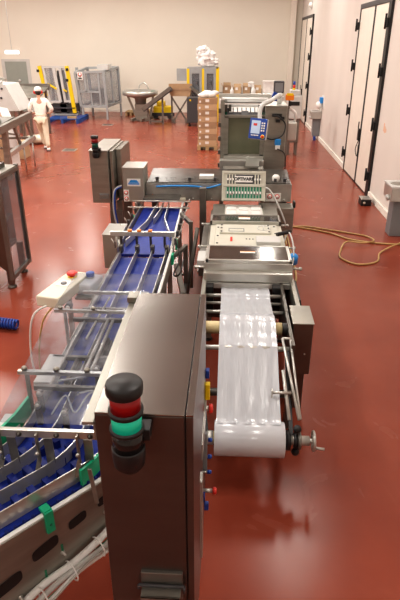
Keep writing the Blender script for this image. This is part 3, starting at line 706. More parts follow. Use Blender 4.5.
# film web, rolls, core
def web(x0, x1, prof, n=14):
    A = spline([(x0, y, z) for y, z in prof], 5); Bq = spline([(x1, y, z) for y, z in prof], 5); g = mb('film')
    cols = []
    for i in range(n + 1):
        f_ = i / n; cols.append([a.lerp(b, f_) + Vector((0, 0, .004 * math.sin(i * 2.1) * (1 if .05 < f_ < .95 else 0))) for a, b in zip(A, Bq)])
    for a, b in zip(cols, cols[1:]): g.ribbon(a, b)
    bmesh.ops.remove_doubles(g.bm, verts=g.bm.verts, dist=1e-5)
    return g
prof = [(3.05, .547), (3.14, .553), (3.4, .68), (3.62, .80), (3.68, .825), (3.80, .84), (3.93, .878), (4.0, .885), (4.08, .878), (4.2, .84), (4.52, .80), (4.62, .825), (4.78, .81)]
tag(web(-.055, .40, prof).build('film_web'), 'glossy white film web running from the roll up over the rollers', 'film')
r = thing('film_roll', 'large white film roll on the shaft at the near end of the thermoforming machine', 'roll', (.175, 3.05, .29))
mb('film_roll').lathe([(.122, 0), (.125, .003), (.125, .487), (.122, .49)], (-.066, 3.05, .42), (1, 0, 0), 48).build('wound_film', parent=r)
mb('core').lathe([(.045, 0), (.045, .51)], (-.076, 3.05, .42), (1, 0, 0), 20).build('core', parent=r)
r = mb('core').cyl((-.205, 3.99, .80), (.46, 3.99, .80), .052, seg=24).build('core_roller', parent=tm, label='cream cardboard core roller')
r = thing('film_roll', 'second white film roll half hidden behind the foreground cabinet', 'roll', (-.28, 3.05, .29))
mb('film_roll').lathe([(.122, 0), (.125, .003), (.125, .237), (.122, .24)], (-.40, 3.05, .42), (1, 0, 0), 40).build('wound_film', parent=r)
mb('core').lathe([(.045, 0), (.045, .27)], (-.42, 3.05, .42), (1, 0, 0), 20).build('core', parent=r)
tag(web(-.40, -.165, [(3.05, .547), (3.14, .553), (3.4, .68), (3.62, .80), (3.9, .86)], 6).build('film_web'), 'narrow white film web rising from the half hidden roll', 'film')
st = thing('roll_stand', 'low steel stand holding the half hidden film roll', 'stand', (-.45, 3.3, 0))
mb('steel_dark').bar((-.45, 3.05, .42), (-.45, 3.7, .74), .03, .05).cyl((-.46, 3.05, .42), (-.16, 3.05, .42), .02).cyl((-.46, 3.9, .84), (-.24, 3.9, .84), .02).bar((-.45, 3.9, 0), (-.45, 3.9, .86), .04).bar((-.45, 3.7, .74), (-.45, 3.9, .80), .03, .05).build('frame', parent=st)
# side junction box with leg
j = thing('motor_box', 'square stainless box standing at the right side of the film rollers', 'box', (.63, 4.1, 0))
mb('steel_brown').box(.545, .71, 3.93, 4.26, .40, .88, .006).build('body', parent=j)
mb('steel').box(.54, .715, 3.925, 4.265, .88, .886).build('lid', parent=j)
mb('steel_bright').lathe([(.008, 0), (.008, .006)], (.655, 3.93, .6), (0, -1, 0), 8).build('lock', parent=j)
mb('steel_brown').box(.58, .68, 4.0, 4.16, 0, .40).islands('foot_bracket', parent=j)

# indicator panel
ip = thing('indicator_panel', 'cream indicator panel with black lettering and a green connector row hanging on the beam', 'panel', (.19, 7.1, 1.06))
R = RX(-20); pv = (.19, 7.06, 1.065)
def pbox(b, x0, x1, z0, z1, d=.0, t=.008, bev=0): return b.box(x0, x1, 7.03 - d, 7.03 - d + t, 1.065 + z0, 1.065 + z1, bev, R, pv)
def rp(x, z, d): return Vector(pv) + R @ (Vector((x, 7.03 - d, 1.065 + z)) - Vector(pv))
pbox(mb('cream_panel'), -.085, .455, -.01, .36, 0, .06, .008).build('housing', parent=ip)
pbox(mb('dark_grey'), -.05, .42, .205, .325, .002).build('upper_slot_field', parent=ip)
pbox(mb('green_dark'), -.05, .42, .02, .165, .002).build('green_board', parent=ip)
s_ = mb('cream_panel')
for i in range(13):
    x = -.05 + i * .0375
    if not .075 < x < .29: pbox(s_, x, x + .018, .205, .325, .006)
s_.build('slats', parent=ip)
g_ = mb('light_grey')
for i in range(12):
    x = -.045 + i * .039; pbox(g_, x, x + .008, .02, .165, .006)
    g_.m('label'); pbox(g_, x + .012, x + .028, .075, .105, .012); g_.m('light_grey')
g_.build('connector_row', parent=ip)
w_ = mb('label')
for x in (-.035, .0, .035, .32, .355, .39): pbox(w_, x, x + .02, .25, .275, .012)
w_.build('white_marks', parent=ip)
np_ = pbox(mb('label'), .07, .30, .225, .305, .010, .010).build('name_plate', parent=ip)
text('OPTIVARE', .056, rp(.185, .265, .012), R @ RX(90), 'black', np_, bold=.0025)
b_ = mb('cream_panel'); pbox(b_, -.10, -.08, -.02, .37, .012, .08, .004); pbox(b_, .45, .47, -.02, .37, .012, .08, .004); pbox(b_, -.09, .46, .17, .20, .012, .03, .002); pbox(b_, -.09, .46, .34, .37, .012, .03, .002)
b_.build('frame', parent=ip)
mb('steel').box(.0, .05, 7.05, 7.34, 1.1, 1.16).box(.33, .38, 7.05, 7.34, 1.1, 1.16).build('mount', parent=ip)

# ---------------------------------------------------------------- sealing tower behind beam
tw = thing('film_tower', 'tall stainless film tower with a green tinted window behind the beam', 'machine', (.3, 8.6, 0))
mb('steel').box(-.16, -.10, 8.45, 9.1, 0, 2.18, .004).build('side_column', parent=tw)
sc_ = mb('steel').box(.50, .82, 8.42, 9.05, .25, 2.1, .01).build('side_cabinet', parent=tw)
mb('steel_bright').box(.495, .825, 8.41, 9.06, 2.1, 2.11).build('lid', parent=sc_)
mb('steel').box(.55, .78, 8.5, 9.0, 0, .25).build('plinth', parent=tw)
mb('steel').box(-.10, .50, 8.46, 8.52, 1.32, 1.40, .003).box(-.10, .50, 8.46, 8.52, 1.93, 1.97, .003).box(-.1, -.04, 8.46, 8.52, 1.32, 1.95).box(.44, .5, 8.46, 8.52, 1.32, 1.95).build('window_frame', parent=tw)
mb('green_pane').box(-.05, .45, 8.49, 8.50, 1.40, 1.93).build('pane', parent=tw)
mb('green_dark').box(-.1, .5, 9.0, 9.04, .9, 2.0).build('rear_panel', parent=tw)
for x in (-.03, .43): mb('steel_bright').cyl((x, 8.62, 1.3), (x, 8.62, 1.95), .012).build('guide_rod', parent=tw)
mb('steel_bright').box(-.05, .45, 8.55, 8.60, 1.84, 1.87).build('guide_rod', parent=tw)
mb('steel_bright').box(-.16, .50, 8.28, 8.44, 1.10, 1.34, .006).m('steel').poly([(-.1, 8.2, 1.2), (.5, 8.2, 1.2), (.5, 8.46, 1.38), (-.1, 8.46, 1.38)], (0, 0, -.02)).build('lower_hood', parent=tw)
mb('steel_bright').poly([(.22, 8.02, 1.29), (.42, 8.02, 1.29), (.44, 8.3, 1.345), (.24, 8.3, 1.345)], (0, 0, .02)).build('white_flap', parent=tw)
mb('white').cyl((-.14, 8.75, 2.17), (.55, 8.75, 2.17), .022).build('top_roller', parent=tw)
mb('steel_bright').box(-.2, .62, 9.0, 9.12, 2.16, 2.22, .006).build('top_rail', parent=tw)
mb('white').cyl((-.13, 8.95, 2.12), (.5, 8.95, 2.12), .03).build('top_roller', parent=tw)
pr = mb('dark_grey').box(-.06, .46, 8.50, 8.72, 1.985, 2.0, 0, RX(25)).m('light_grey').box(-.1, .5, 8.72, 8.8, 2.06, 2.09)
for i in range(7):
    pr.m('label').box(-.03 + i * .065, .02 + i * .065, 8.60, 8.73, 1.998, 2.008, 0, RX(25), (0, 8.61, 1.99))
pr.m('mid_grey').box(.15, .25, 8.47, 8.5, 1.95, 2.03)
pr.build('printed_film', parent=tw)
for i in range(5): mb('steel_dark').box(-.19, -.15, 8.43, 8.5, 1.2 + i * .2, 1.26 + i * .2, .004).build('latch', parent=tw)
for x in (-.08, -.02, .42, .48): mb('steel_dark').box(x - .02, x + .02, 8.6, 8.66, 2.0, 2.10, .004).build('bearing_block', parent=tw)
mb('blue_bright').box(.66, .75, 8.38, 8.42, 1.55, 1.64, .01).m('white').box(.67, .74, 8.375, 8.40, 1.49, 1.55, .004).build('power_socket', parent=sc_)
mb('black').tube(spline([(.70, 8.38, 1.5), (.80, 8.36, 1.45), (.84, 8.4, 1.3), (.83, 8.4, .9)]), .009, 6).build('cable', parent=sc_)
mb('black').tube(spline([(.6, 8.39, 1.98), (.7, 8.35, 1.96), (.8, 8.36, 1.85), (.76, 8.35, 1.7), (.62, 8.36, 1.64), (.53, 8.39, 1.66)]), .010, 6).m('black').box(.6, .74, 8.38, 8.42, 1.96, 2.0).box(.66, .72, 8.38, 8.42, 1.88, 1.92).box(.72, .78, 8.38, 8.42, 1.92, 1.96).build('cable', parent=sc_)
# touch panel on arm
hp = thing('touch_panel', 'tilted blue framed touch panel on a curved swivel arm beside the green window', 'screen', (.38, 7.9, 1.7))
R2 = RX(-14) @ RZ(-12) @ RY(6); pc = (.37, 7.85, 1.86)
mb('light_grey').box(.26, .50, 7.85, 7.93, 1.72, 2.0, .01, R2, pc).build('housing', parent=hp)
bz = mb('blue').box(.255, .495, 7.835, 7.85, 1.725, 2.0, .006, R2, pc).build('bezel', parent=hp)
mb('screen').box(.28, .405, 7.828, 7.836, 1.795, 1.97, 0, R2, pc).build('display', parent=bz)
mb('red').box(.31, .36, 7.825, 7.829, 1.90, 1.93, 0, R2, pc).build('display_block', parent=bz)
kb = mb('label')
for i in range(4):
    for jx in range(2): kb.box(.42 + jx * .03, .44 + jx * .03, 7.826, 7.836, 1.83 + i * .033, 1.85 + i * .033, 0, R2, pc)
for i in range(5): kb.box(.29 + i * .022, .305 + i * .022, 7.826, 7.836, 1.765, 1.78, 0, R2, pc)
kb.build('keys', parent=bz)
c_ = Vector(pc) + R2 @ (Vector((.455, 7.83, 1.76)) - Vector(pc))
mb('yellow').lathe([(.028, 0), (.028, .006)], c_, R2 @ Vector((0, -1, 0)), 14).m('red').lathe([(.018, .006), (.02, .02), (.012, .026)], c_, R2 @ Vector((0, -1, 0)), 14).build('emergency_button', parent=bz)
mb('light_grey').tube(spline([(.40, 7.93, 1.95), (.40, 7.98, 2.10), (.45, 8.05, 2.17), (.56, 8.2, 2.20), (.68, 8.5, 2.24), (.72, 8.7, 2.22)]), .03, 12).cyl((.72, 8.7, 2.1), (.72, 8.7, 2.26), .035).build('swivel_arm', parent=hp)

# ---------------------------------------------------------------- cables / hoses / pendant box
t = thing('cable_bundle', 'bundle of white sheathed cables clipped beneath the steel side plate', 'cable', (-.75, 2, .4))
for i, (dn, dz, rr, mm) in enumerate(((-.03, 0, .020, 'white'), (-.065, -.02, .015, 'light_grey'), (-.085, -.045, .012, 'white'), (-.10, -.02, .006, 'steel_bright'), (-.055, -.05, .006, 'green_dark'))):
    pts = []
    for k_ in range(9):
        s = -.25 + k_ * .17; p = loc2(s, dn + .008 * math.sin(k_ * 2 + i)); pts.append((p.x, p.y, .625 - .20 * (s + .25) + dz + .012 * math.sin(k_ * 1.7 + i)))
    mb(mm).tube(spline(pts, 4), rr, 8).build('cable', parent=t)
for k_ in range(5):
    s = -.05 + k_ * .17; p = loc2(s, -.055); z = .625 - .20 * (s + .25)
    mb('white').tube([(p.x + NX * .06 * math.cos(a), p.y + NY * .06 * math.cos(a), z - .02 + .05 * math.sin(a)) for a in [2 * PI * q / 12 for q in range(12)]], .004, 6, closed=True).build('cable_tie', parent=t)
t = thing('floor_prop', 'steel prop leaning between the foreground cabinet and the conveyor side plate', 'prop', (-.6, 2.1, 0))
mb('steel_bright').bar((-.56, 2.02, 0), (-.50, 2.22, .55), .035, .035).build('tube', parent=t)
mb('black').box(-.59, -.53, 1.99, 2.05, 0, .02).build('foot', parent=t)
tag(mb('black').tube(spline([(-.52, 2.28, .68), (-.50, 2.2, .55), (-.47, 2.12, .35), (-.48, 2.1, .1), (-.5, 2.1, .01)]), .015, 8).build('cable'), 'thick black cable dropping to the floor beside the foreground cabinet', 'cable')

e = thing('emergency_stop_box', 'cream plastic control box with a red mushroom button left of the acrylic guard', 'box', (-1.48, 4.45, 0), 0)
R3 = RZ(-13); pz = (-1.50, 4.45, .9)
mb('cream').box(-1.61, -1.39, 4.17, 4.78, .85, .95, .012, R3, pz).build('body', parent=e)
mb('label').box(-1.56, -1.44, 4.42, 4.55, .95, .954, 0, R3, pz).build('label_plate', parent=e)
mb('mid_grey').lathe([(.028, 0), (.028, .012)], (-1.495, 4.47, .952), seg=14).build('selector', parent=e)
mb('yellow').lathe([(.045, 0), (.045, .004)], (-1.46, 4.64, .952), seg=16).m('red').lathe([(.025, .004), (.025, .02), (.05, .024), (.052, .04), (.04, .048)], (-1.46, 4.64, .952), seg=20).build('mushroom_button', parent=e)
mb('black').cyl((-1.37, 4.13, .88), (-1.37, 4.19, .88), .03).m('white').cyl((-1.37, 4.11, .88), (-1.37, 4.135, .88), .018).build('cable_gland', parent=e)
mb('steel').box(-1.50, -1.46, 4.5, 4.54, 0, .86).islands('post', parent=e)
mb('white').tube(spline([(-1.55, 4.20, .87), (-1.68, 4.12, .8), (-1.74, 4.1, .5), (-1.72, 4.1, .2), (-1.55, 4.15, .012), (-1.3, 4.2, .012)]), .009, 6).m('hose_yellow').tube(spline([(-1.5, 4.2, .87), (-1.60, 4.12, .75), (-1.66, 4.08, .45), (-1.64, 4.05, .2), (-1.45, 4.1, .012), (-1.25, 4.2, .012)]), .008, 6).build('cable', parent=e)
b = thing('plastic_bottle', 'clear square plastic canister with a blue screw cap beside the cream control box', 'bottle', (-1.3, 4.7, .88))
mb('clear_plastic').box(-1.38, -1.22, 4.50, 4.78, .82, .93, .02, RZ(-13)).lathe([(.04, 0), (.03, .02)], (-1.30, 4.68, .93)).build('body', parent=b)
mb('blue').lathe([(.038, 0), (.04, .005), (.04, .035), (.03, .04)], (-1.30, 4.68, .945), seg=18).build('cap', parent=b)
tag(mb('steel').box(-1.40, -1.18, 4.45, 4.8, .80, .818).box(-1.22, -1.15, 4.55, 4.7, .78, .80).box(-1.30, -1.27, 4.6, 4.63, 0, .8).build('side_shelf'), 'small steel shelf under the plastic canister', 'shelf')

tag(mb('hose_yellow').tube(spline([(.70, 5.75, .55), (.80, 6.2, .25), (.95, 7.0, .03), (.98, 8.4, .016), (1.02, 9.2, .016), (1.35, 9.15, .014), (1.73, 8.92, .014), (2.0, 8.62, .014), (2.42, 8.45, .014), (2.88, 8.4, .014)], 8), .014, 8).tube(spline([(.93, 8.3, .016), (1.0, 9.1, .016), (1.3, 9.28, .014), (1.75, 9.10, .014), (2.05, 8.95, .014), (2.3, 8.8, .014), (2.36, 8.5, .04), (2.15, 8.35, .05), (1.9, 8.4, .045), (1.76, 8.1, .014), (1.70, 7.75, .014), (1.90, 7.5, .014), (2.2, 7.62, .014), (2.34, 8.0, .014), (2.6, 8.25, .045), (2.88, 8.55, .014)], 8), .013, 8).build('air_hose'), 'yellow air hose looped on the red floor towards the right wall', 'hose')
pts = []
for i in range(90):
    a = i * .8; f_ = i / 90; pts.append((-2.75 + .4 * f_ + 0, 5.36 + .06 * math.cos(a) - .08 * f_, .07 + .05 * math.sin(a)))
tag(mb('blue').tube(pts, .013, 6).build('coiled_hose'), 'blue coiled air hose lying on the floor at the left edge', 'hose')

# ---------------------------------------------------------------- left dark machine
t = thing('enclosed_machine', 'brown stainless machine with an open framed glass door at the left edge', 'machine', (-3.2, 6.6, 0))
mb('steel_brown').box(-3.9, -2.95, 6.43, 7.05, .42, 1.46, .01).build('body', parent=t)
mb('steel_brown').poly([(-2.85, 6.40, 1.46), (-3.9, 6.40, 1.46), (-3.9, 6.40, .46), (-3.3, 6.40, .42), (-3.0, 6.40, .34), (-2.85, 6.40, .22)], (0, .03, 0)).build('apron', parent=t)
mb('steel').box(-3.9, -2.81, 6.38, 7.10, 1.46, 1.49, .004).build('top_plate', parent=t)
dr = mb('steel_worn').box(-2.85, -2.80, 6.40, 6.45, .12, 1.46).box(-2.85, -2.80, 7.05, 7.10, .12, 1.5).box(-2.85, -2.80, 6.45, 7.05, 1.42, 1.47).box(-2.85, -2.80, 6.45, 7.05, .12, .17).build('door', parent=t)
mb('guard_pane').box(-2.83, -2.825, 6.45, 7.05, .17, 1.42).build('pane', parent=dr)
for z in (.5, .85, 1.2): mb('steel_worn').box(-2.94, -2.87, 6.65, 6.85, z, z + .05).build('inner_fitting', parent=t)
mb('steel_bright').tube(spline([(-2.98, 6.40, 1.16), (-2.98, 6.35, 1.16), (-2.98, 6.33, 1.12), (-2.98, 6.35, 1.06), (-2.98, 6.40, 1.06)]), .012).build('handle', parent=t)
for x, y in ((-2.86, 6.46), (-3.8, 6.5), (-3.8, 7.0), (-2.9, 7.0)):
    l = mb('steel_brown').box(x - .035, x + .035, y - .035, y + .035, .04, .45).build('leg', parent=t)
    mb('steel_dark').lathe([(.06, 0), (.06, .015), (.02, .03), (.02, .06)], (x, y, 0)).build('foot', parent=l)
mb('steel_dark').box(-3.4, -3.0, 6.5, 6.8, 1.49, 1.54, .01).cyl((-3.2, 6.7, 1.54), (-3.1, 6.8, 1.66), .03).box(-3.02, -2.92, 6.8, 6.95, 1.49, 1.55).build('top_fittings', parent=t)

# left conveyor machinery, mid distance
t = thing('inclined_conveyor', 'grey steel conveyor with angled tubular frame at the far left edge', 'conveyor', (-5.6, 13.4, 0))
mb('steel').bar((-5.15, 11.9, 1.16), (-5.12, 14.25, 1.27), .10, .16).bar((-6.0, 11.9, 1.16), (-6.0, 14.0, 1.24), .10, .16).islands('rail', parent=t)
mb('steel_worn').poly([(-5.2, 11.9, 1.20), (-5.2, 13.4, 1.30), (-6.0, 13.4, 1.30), (-6.0, 11.9, 1.20)], (0, 0, .03)).build('bed', parent=t)
mb('steel_bright').bar((-5.18, 12.5, .55), (-5.10, 14.25, .72), .10, .10).build('lower_rail', parent=t)
mb('steel').bar((-5.2, 12.55, 0), (-5.15, 12.55, 1.16), .12).bar((-5.12, 14.2, .70), (-5.16, 13.95, 1.25), .06).bar((-5.15, 13.45, .62), (-5.15, 13.1, 1.15), .06).bar((-5.15, 13.1, .62), (-6.0, 13.3, .62), .05).bar((-6.0, 13.6, .0), (-6.0, 13.6, 1.2), .07).bar((-5.15, 14.2, .72), (-6.0, 14.0, .72), .05).bar((-5.15, 13.4, .9), (-5.9, 13.9, .9), .04).build('frame', parent=t)
for y in (13.55, 14.2): mb('steel_bright').cyl((-5.14, y, 0), (-5.14, y, .66), .02).build('leg', parent=t)
mb('steel_worn').box(-6.0, -5.25, 12.0, 12.7, 1.22, 1.36, .02).cyl((-5.5, 12.2, 1.36), (-5.4, 12.5, 1.45), .08).build('drive_housing', parent=t)
t = thing('steel_hopper', 'boxy grey steel hopper machine on the left below the hanging lamp', 'machine', (-7, 16.5, 0))
mb('light_grey').poly([(-8.3, 16.2, 1.92), (-6.45, 16.2, 1.85), (-6.12, 16.2, 1.15), (-8.3, 16.2, 1.10)], (0, 1.1, 0)).build('body', parent=t)
mb('steel_bright').box(-8.2, -7.0, 16.3, 17.2, 1.92, 2.0).bar((-6.6, 16.7, 1.95), (-6.9, 16.9, 2.0), .08).lathe([(.05, 0), (.05, .1)], (-6.6, 16.3, 1.86)).build('top_fittings', parent=t)
mb('dark_grey').lathe([(.03, 0), (.03, .03)], (-6.6, 16.2, 1.5), (0, -1, 0), 10).build('knob', parent=t)
mb('dark_grey').lathe([(.03, 0), (.03, .03)], (-6.55, 16.2, 1.75), (0, -1, 0), 10).build('knob', parent=t)
mb('steel').bar((-6.4, 16.4, 0), (-6.4, 16.4, 1.15), .08).bar((-6.4, 17.1, 0), (-6.4, 17.1, 1.15), .08).bar((-8, 16.4, 0), (-8, 16.4, 1.1), .08).islands('leg', parent=t)
t = thing('tilted_tray', 'tilted stainless tray on legs behind the walking worker', 'tray', (-6.9, 19.5, 0))
mb('steel').poly([(-7.6, 19.8, 1.55), (-6.35, 19.8, 1.50), (-6.5, 19.0, 1.20), (-7.1, 19.0, 1.20)], (0, 0, .05)).build('tray', parent=t)
mb('steel_worn').box(-7.65, -6.3, 19.8, 19.86, 1.45, 1.65).build('back_panel', parent=t)
mb('steel_worn').bar((-6.9, 19.2, 0), (-6.9, 19.2, 1.25), .08).bar((-7.5, 19.75, 0), (-7.5, 19.75, 1.5), .07).bar((-6.45, 19.75, 0), (-6.45, 19.75, 1.5), .07).islands('leg', parent=t)
def crate(x, y, z, w_, d, h, mt, nm, label, cat, group=None, rz=0):
    t = thing(nm, label, cat, (x, y, z), rz, group); c, s = math.cos(rz), math.sin(rz)
    bx = MB().m(mt); bx.box(x - w_ / 2, x + w_ / 2, y - d / 2, y + d / 2, z, z + h, .006)
    bx.bm.transform(Matrix.Translation((x, y, z)) @ Matrix.Rotation(rz, 4, 'Z') @ Matrix.Translation((-x, -y, -z)))
    bx.build('body', parent=t)
    return t
def crate_parts(t, x, y, z, w_, d, h, tape='core', label=True, rz=0):
    T = Matrix.Translation((x, y, z)) @ Matrix.Rotation(rz, 4, 'Z') @ Matrix.Translation((-x, -y, -z))
    a = mb(tape).box(x - w_ / 2 - .001, x + w_ / 2 + .001, y - .025, y + .025, z + h - .05, z + h + .002); a.bm.transform(T); a.build('tape', parent=t)
    if label:
        a = mb('label').box(x - .06, x + .05, y - d / 2 - .004, y - d / 2, z + h * .35, z + h * .8); a.bm.transform(T); a.build('paper_label', parent=t)
crt = crate(-6.02, 15.3, .0, .6, .5, .45, 'cardboard_light', 'cardboard_box', 'low cardboard box with open flaps on the floor behind the tubular conveyor frame', 'box')
mb('cardboard').bar((-6.31, 15.3, .45), (-6.4, 15.3, .55), .4, .01).bar((-5.73, 15.3, .45), (-5.62, 15.3, .53), .4, .01).build('flap', parent=crt)
tag(mb('cream').ball((-6.15, 17.6, .14), .24, (1.4, 1, .6)).ball((-6.4, 17.7, .12), .2, (1.2, 1, .6)).build('cloth_sack'), 'pale yellow sack lying on the floor left of the worker', 'sack')
crt = crate(-6.3, 14.9, 0, .5, .4, 1.2, 'cardboard', 'cardboard_box', 'tall cardboard box standing behind the tubular steel conveyor', 'box')
tag(mb('white').poly([(-5.95, 14.3, 1.45), (-5.72, 14.3, 1.42), (-5.52, 14.2, 1.0), (-5.75, 14.2, .95)], (0, .03, 0)).box(-5.75, -5.55, 14.2, 14.26, .0, .97).build('white_board'), 'white plastic board leaning behind the tubular steel conveyor', 'board')

# ---------------------------------------------------------------- yellow and grey guard cages
gk = thing('guard_enclosure', 'yellow framed machine guard with grey sliding panels on a blue pallet', 'guard', (-6.9, 23.5, 0))
Yg = 23.4
def P3(x, z, y=Yg): return (x, y, z)
mb('yellow').bar((-7.78, Yg, 2.08), (-7.62, Yg, .95), .14, .1).bar((-6.66, Yg, 2.08), (-6.50, Yg, .28), .14, .1).islands('post', parent=gk)
for a, b, w_ in (((-7.68, 2.04), (-6.72, 2.04), .08), ((-7.2, 2.0), (-7.05, .7), .12), ((-6.95, 2.0), (-6.85, .7), .10), ((-7.58, .72), (-7.05, .72), .09), ((-6.86, .74), (-6.62, .74), .09), ((-7.62, 2.0), (-7.50, .7), .09), ((-6.75, 2.0), (-6.62, .75), .05)):
    mb('light_grey').bar(P3(*a), P3(*b), w_, .08).build('frame_bar', parent=gk)
mb('guard_pane').poly([P3(-7.6, 2), P3(-7.2, 2), P3(-7.06, .72), P3(-7.5, .72)], (0, .02, 0)).build('pane', parent=gk)
mb('guard_pane').poly([P3(-6.9, 2), P3(-6.72, 2), P3(-6.62, .75), P3(-6.84, .75)], (0, .02, 0)).build('pane', parent=gk)
mb('dark_grey').box(-7.12, -6.85, Yg + .1, Yg + .5, .25, 1.9).box(-7.5, -6.45, Yg + .1, Yg + .7, .3, .62).box(-7.5, -6.45, Yg - .05, Yg + .1, .45, .5).build('machine_core', parent=gk)
for x in (-7.55, -6.45): mb('guard_grey').bar((x, Yg + .7, .18), (x, Yg + .7, 2.0), .1).build('rear_post', parent=gk)
mb('yellow').bar((-7.5, Yg - .06, 1.42), (-7.15, Yg - .06, 1.22), .06).build('yellow_lever', parent=gk)
mb('yellow').bar((-6.88, Yg - .06, 1.2), (-6.74, Yg - .06, 1.12), .05).build('yellow_lever', parent=gk)
for x, z in ((-7.84, 1.85), (-6.68, 1.5), (-6.64, 1.9)): mb('black').box(x - .05, x + .05, Yg - .08, Yg - .04, z, z + .1).build('knob', parent=gk)
mb('guard_grey').box(-7.5, -6.4, Yg + .0, Yg + .5, .18, .25).build('base', parent=gk)
def pallet(x, y, w_, d, mt, label, h=.14):
    t = thing('pallet', label, 'pallet', (x, y, 0))
    a = mb(mt)
    for i in range(5): a.box(x - w_ / 2, x + w_ / 2, y - d / 2 + i * (d - .1) / 4, y - d / 2 + i * (d - .1) / 4 + .1, h - .025, h)
    a.build('deck', parent=t)
    for sx in (-1, 0, 1):
        a = mb(mt).box(x + sx * (w_ / 2 - .06) - .05, x + sx * (w_ / 2 - .06) + .05, y - d / 2, y + d / 2, 0, h - .03); a.build('runner', parent=t)
    return t
pallet(-6.75, 23.15, 1.35, 1.7, 'pallet_blue', 'blue plastic pallet under the yellow framed guard', .18)
tag(mb('wood').box(-6.55, -6.2, 22.4, 22.5, .18, .26).build('wood_block'), 'short wooden block lying on the blue pallet', 'wood')

gc = thing('guard_cage', 'grey guard cage with clear panels and a warning sign against the back wall', 'guard', (-5.6, 24, 0))
Y1 = 23.6; Y2 = 24.9
fr = mb('guard_grey')
pts = {'a': (-6.40, Y1, 1.82), 'b': (-5.22, Y1, 1.87), 'c': (-4.88, Y2, 1.98), 'd': (-6.2, Y2, 1.95)}
bot = {'a': (-6.25, Y1, .52), 'b': (-5.18, Y1, .52), 'c': (-4.85, Y2, .6), 'd': (-6.1, Y2, .6)}
for k_ in 'abcd': fr.bar(pts[k_], bot[k_], .1)
for u, v_ in ('ab', 'bc', 'cd', 'da'): fr.bar(pts[u], pts[v_], .09); fr.bar(bot[u], bot[v_], .09)
fr.bar((-5.45, Y1, 1.85), (-5.42, Y1, .55), .07).bar((-6.3, Y1, 1.1), (-5.45, Y1, 1.08), .08).bar((-6.02, Y1, 1.8), (-5.98, Y1, 1.1), .08).bar((-5.8, Y1, 1.05), (-5.78, Y1, .55), .06).bar((-5.05, 24.2, 1.9), (-5.0, 24.2, .55), .06)
fr.build('frame', parent=gc)
mb('guard_pane').poly([pts['a'], pts['b'], bot['b'], bot['a']], (0, .01, 0)).build('pane', parent=gc)
mb('guard_pane').poly([pts['b'], pts['c'], bot['c'], bot['b']], (0.01, 0, 0)).build('pane', parent=gc)
mb('light_grey').box(-5.5, -5.05, Y1 + .1, Y1 + .8, 1.93, 2.12).build('top_unit', parent=gc)
mb('steel_bright').box(-5.9, -5.35, Y1 + .4, Y1 + 1.0, .6, 1.2).build('inner_machine', parent=gc)
s = mb('label').box(-6.30, -6.08, Y1 - .07, Y1 - .055, 1.55, 1.85).build('sign', parent=gc)
mb('red').lathe([(.08, 0), (.08, .004)], (-6.19, Y1 - .07, 1.75), (0, -1, 0), 14).m('label').lathe([(.05, 0), (.05, .003)], (-6.19, Y1 - .073, 1.75), (0, -1, 0), 14).m('black').box(-6.26, -6.12, Y1 - .075, Y1 - .07, 1.58, 1.64).build('prohibition_sign', parent=s)
for p in ((-6.2, Y1), (-5.18, Y1), (-4.85, Y2), (-6.1, Y2)): mb('guard_grey').box(p[0] - .04, p[0] + .04, p[1] - .04, p[1] + .04, 0, .52).islands('leg', parent=gc)
pallet(-4.45, 25.4, .5, .8, 'wood', 'small wooden pallet standing beside the guard cage', .16)
pallet(-3.5, 25.6, .5, .6, 'wood', 'small wooden pallet behind the round feeder bowl', .2)

# ---------------------------------------------------------------- round hopper feeder, belt loader, brown tray
t = thing('round_feeder', 'round stainless feeder bowl on legs near the back wall', 'machine', (-3.75, 23.5, 0))
Yh = 23.5
mb('steel_bright').lathe([(.22, 0), (.24, .22), (.60, .32), (.72, .36), (.72, .52), (.68, .52), (.66, .42)], (-3.74, Yh, .64), seg=32).build('bowl', parent=t)
mb('steel').bar((-4.3, Yh, 1.05), (-3.95, Yh, .15), .08).bar((-3.2, Yh, 1.05), (-3.35, Yh, .15), .08).bar((-3.9, Yh - .3, .1), (-3.4, Yh - .3, .12), .12, .1).bar((-4.1, Yh - .4, .06), (-3.7, Yh + .2, .1), .12, .1).bar((-3.7, Yh - .5, .06), (-3.3, Yh + .2, .1), .12, .1).box(-3.95, -3.45, Yh - .25, Yh + .25, .1, .65).build('frame', parent=t)
mb('steel_bright').tube([(-3.6 + .2 * math.cos(a / 10 * PI), Yh, 1.2 + .25 * math.sin(a / 10 * PI)) for a in range(11)], .03, 8).build('handle', parent=t)
mb('green_dark').box(-3.28, -3.15, Yh - .1, Yh + .1, .95, 1.15).build('gearbox', parent=t)
t = thing('pallet_truck', 'yellow pallet truck parked behind the small belt loader', 'cart', (-2.9, 24.2, 0))
mb('yellow').box(-3.3, -2.5, 24.0, 24.5, .12, .5, .04).box(-3.15, -2.8, 24.0, 24.4, .5, .7, .05).build('body', parent=t)
mb('dark_grey').box(-3.4, -2.4, 23.9, 24.0, .12, .25).cyl((-3.2, 23.95, .1), (-3.2, 24.4, .1), .1).cyl((-2.6, 23.95, .1), (-2.6, 24.4, .1), .1).islands('wheel', parent=t)
t = thing('belt_loader', 'small black inclined belt loader leaning up to the brown tray', 'conveyor', (-2.9, 22.35, 0))
mb('dark_grey').bar((-3.45, 22.35, .55), (-2.35, 22.35, 1.32), .5, .16).build('belt', parent=t)
b_ = mb('steel_worn').bar((-3.45, 22.08, .58), (-2.35, 22.08, 1.36), .04, .14)
for i in range(8): f_ = i / 7; b_.bar((-3.4 + f_, 22.05, .64 + .72 * f_), (-3.4 + f_, 22.62, .64 + .72 * f_), .03, .03)
b_.build('side_rail', parent=t)
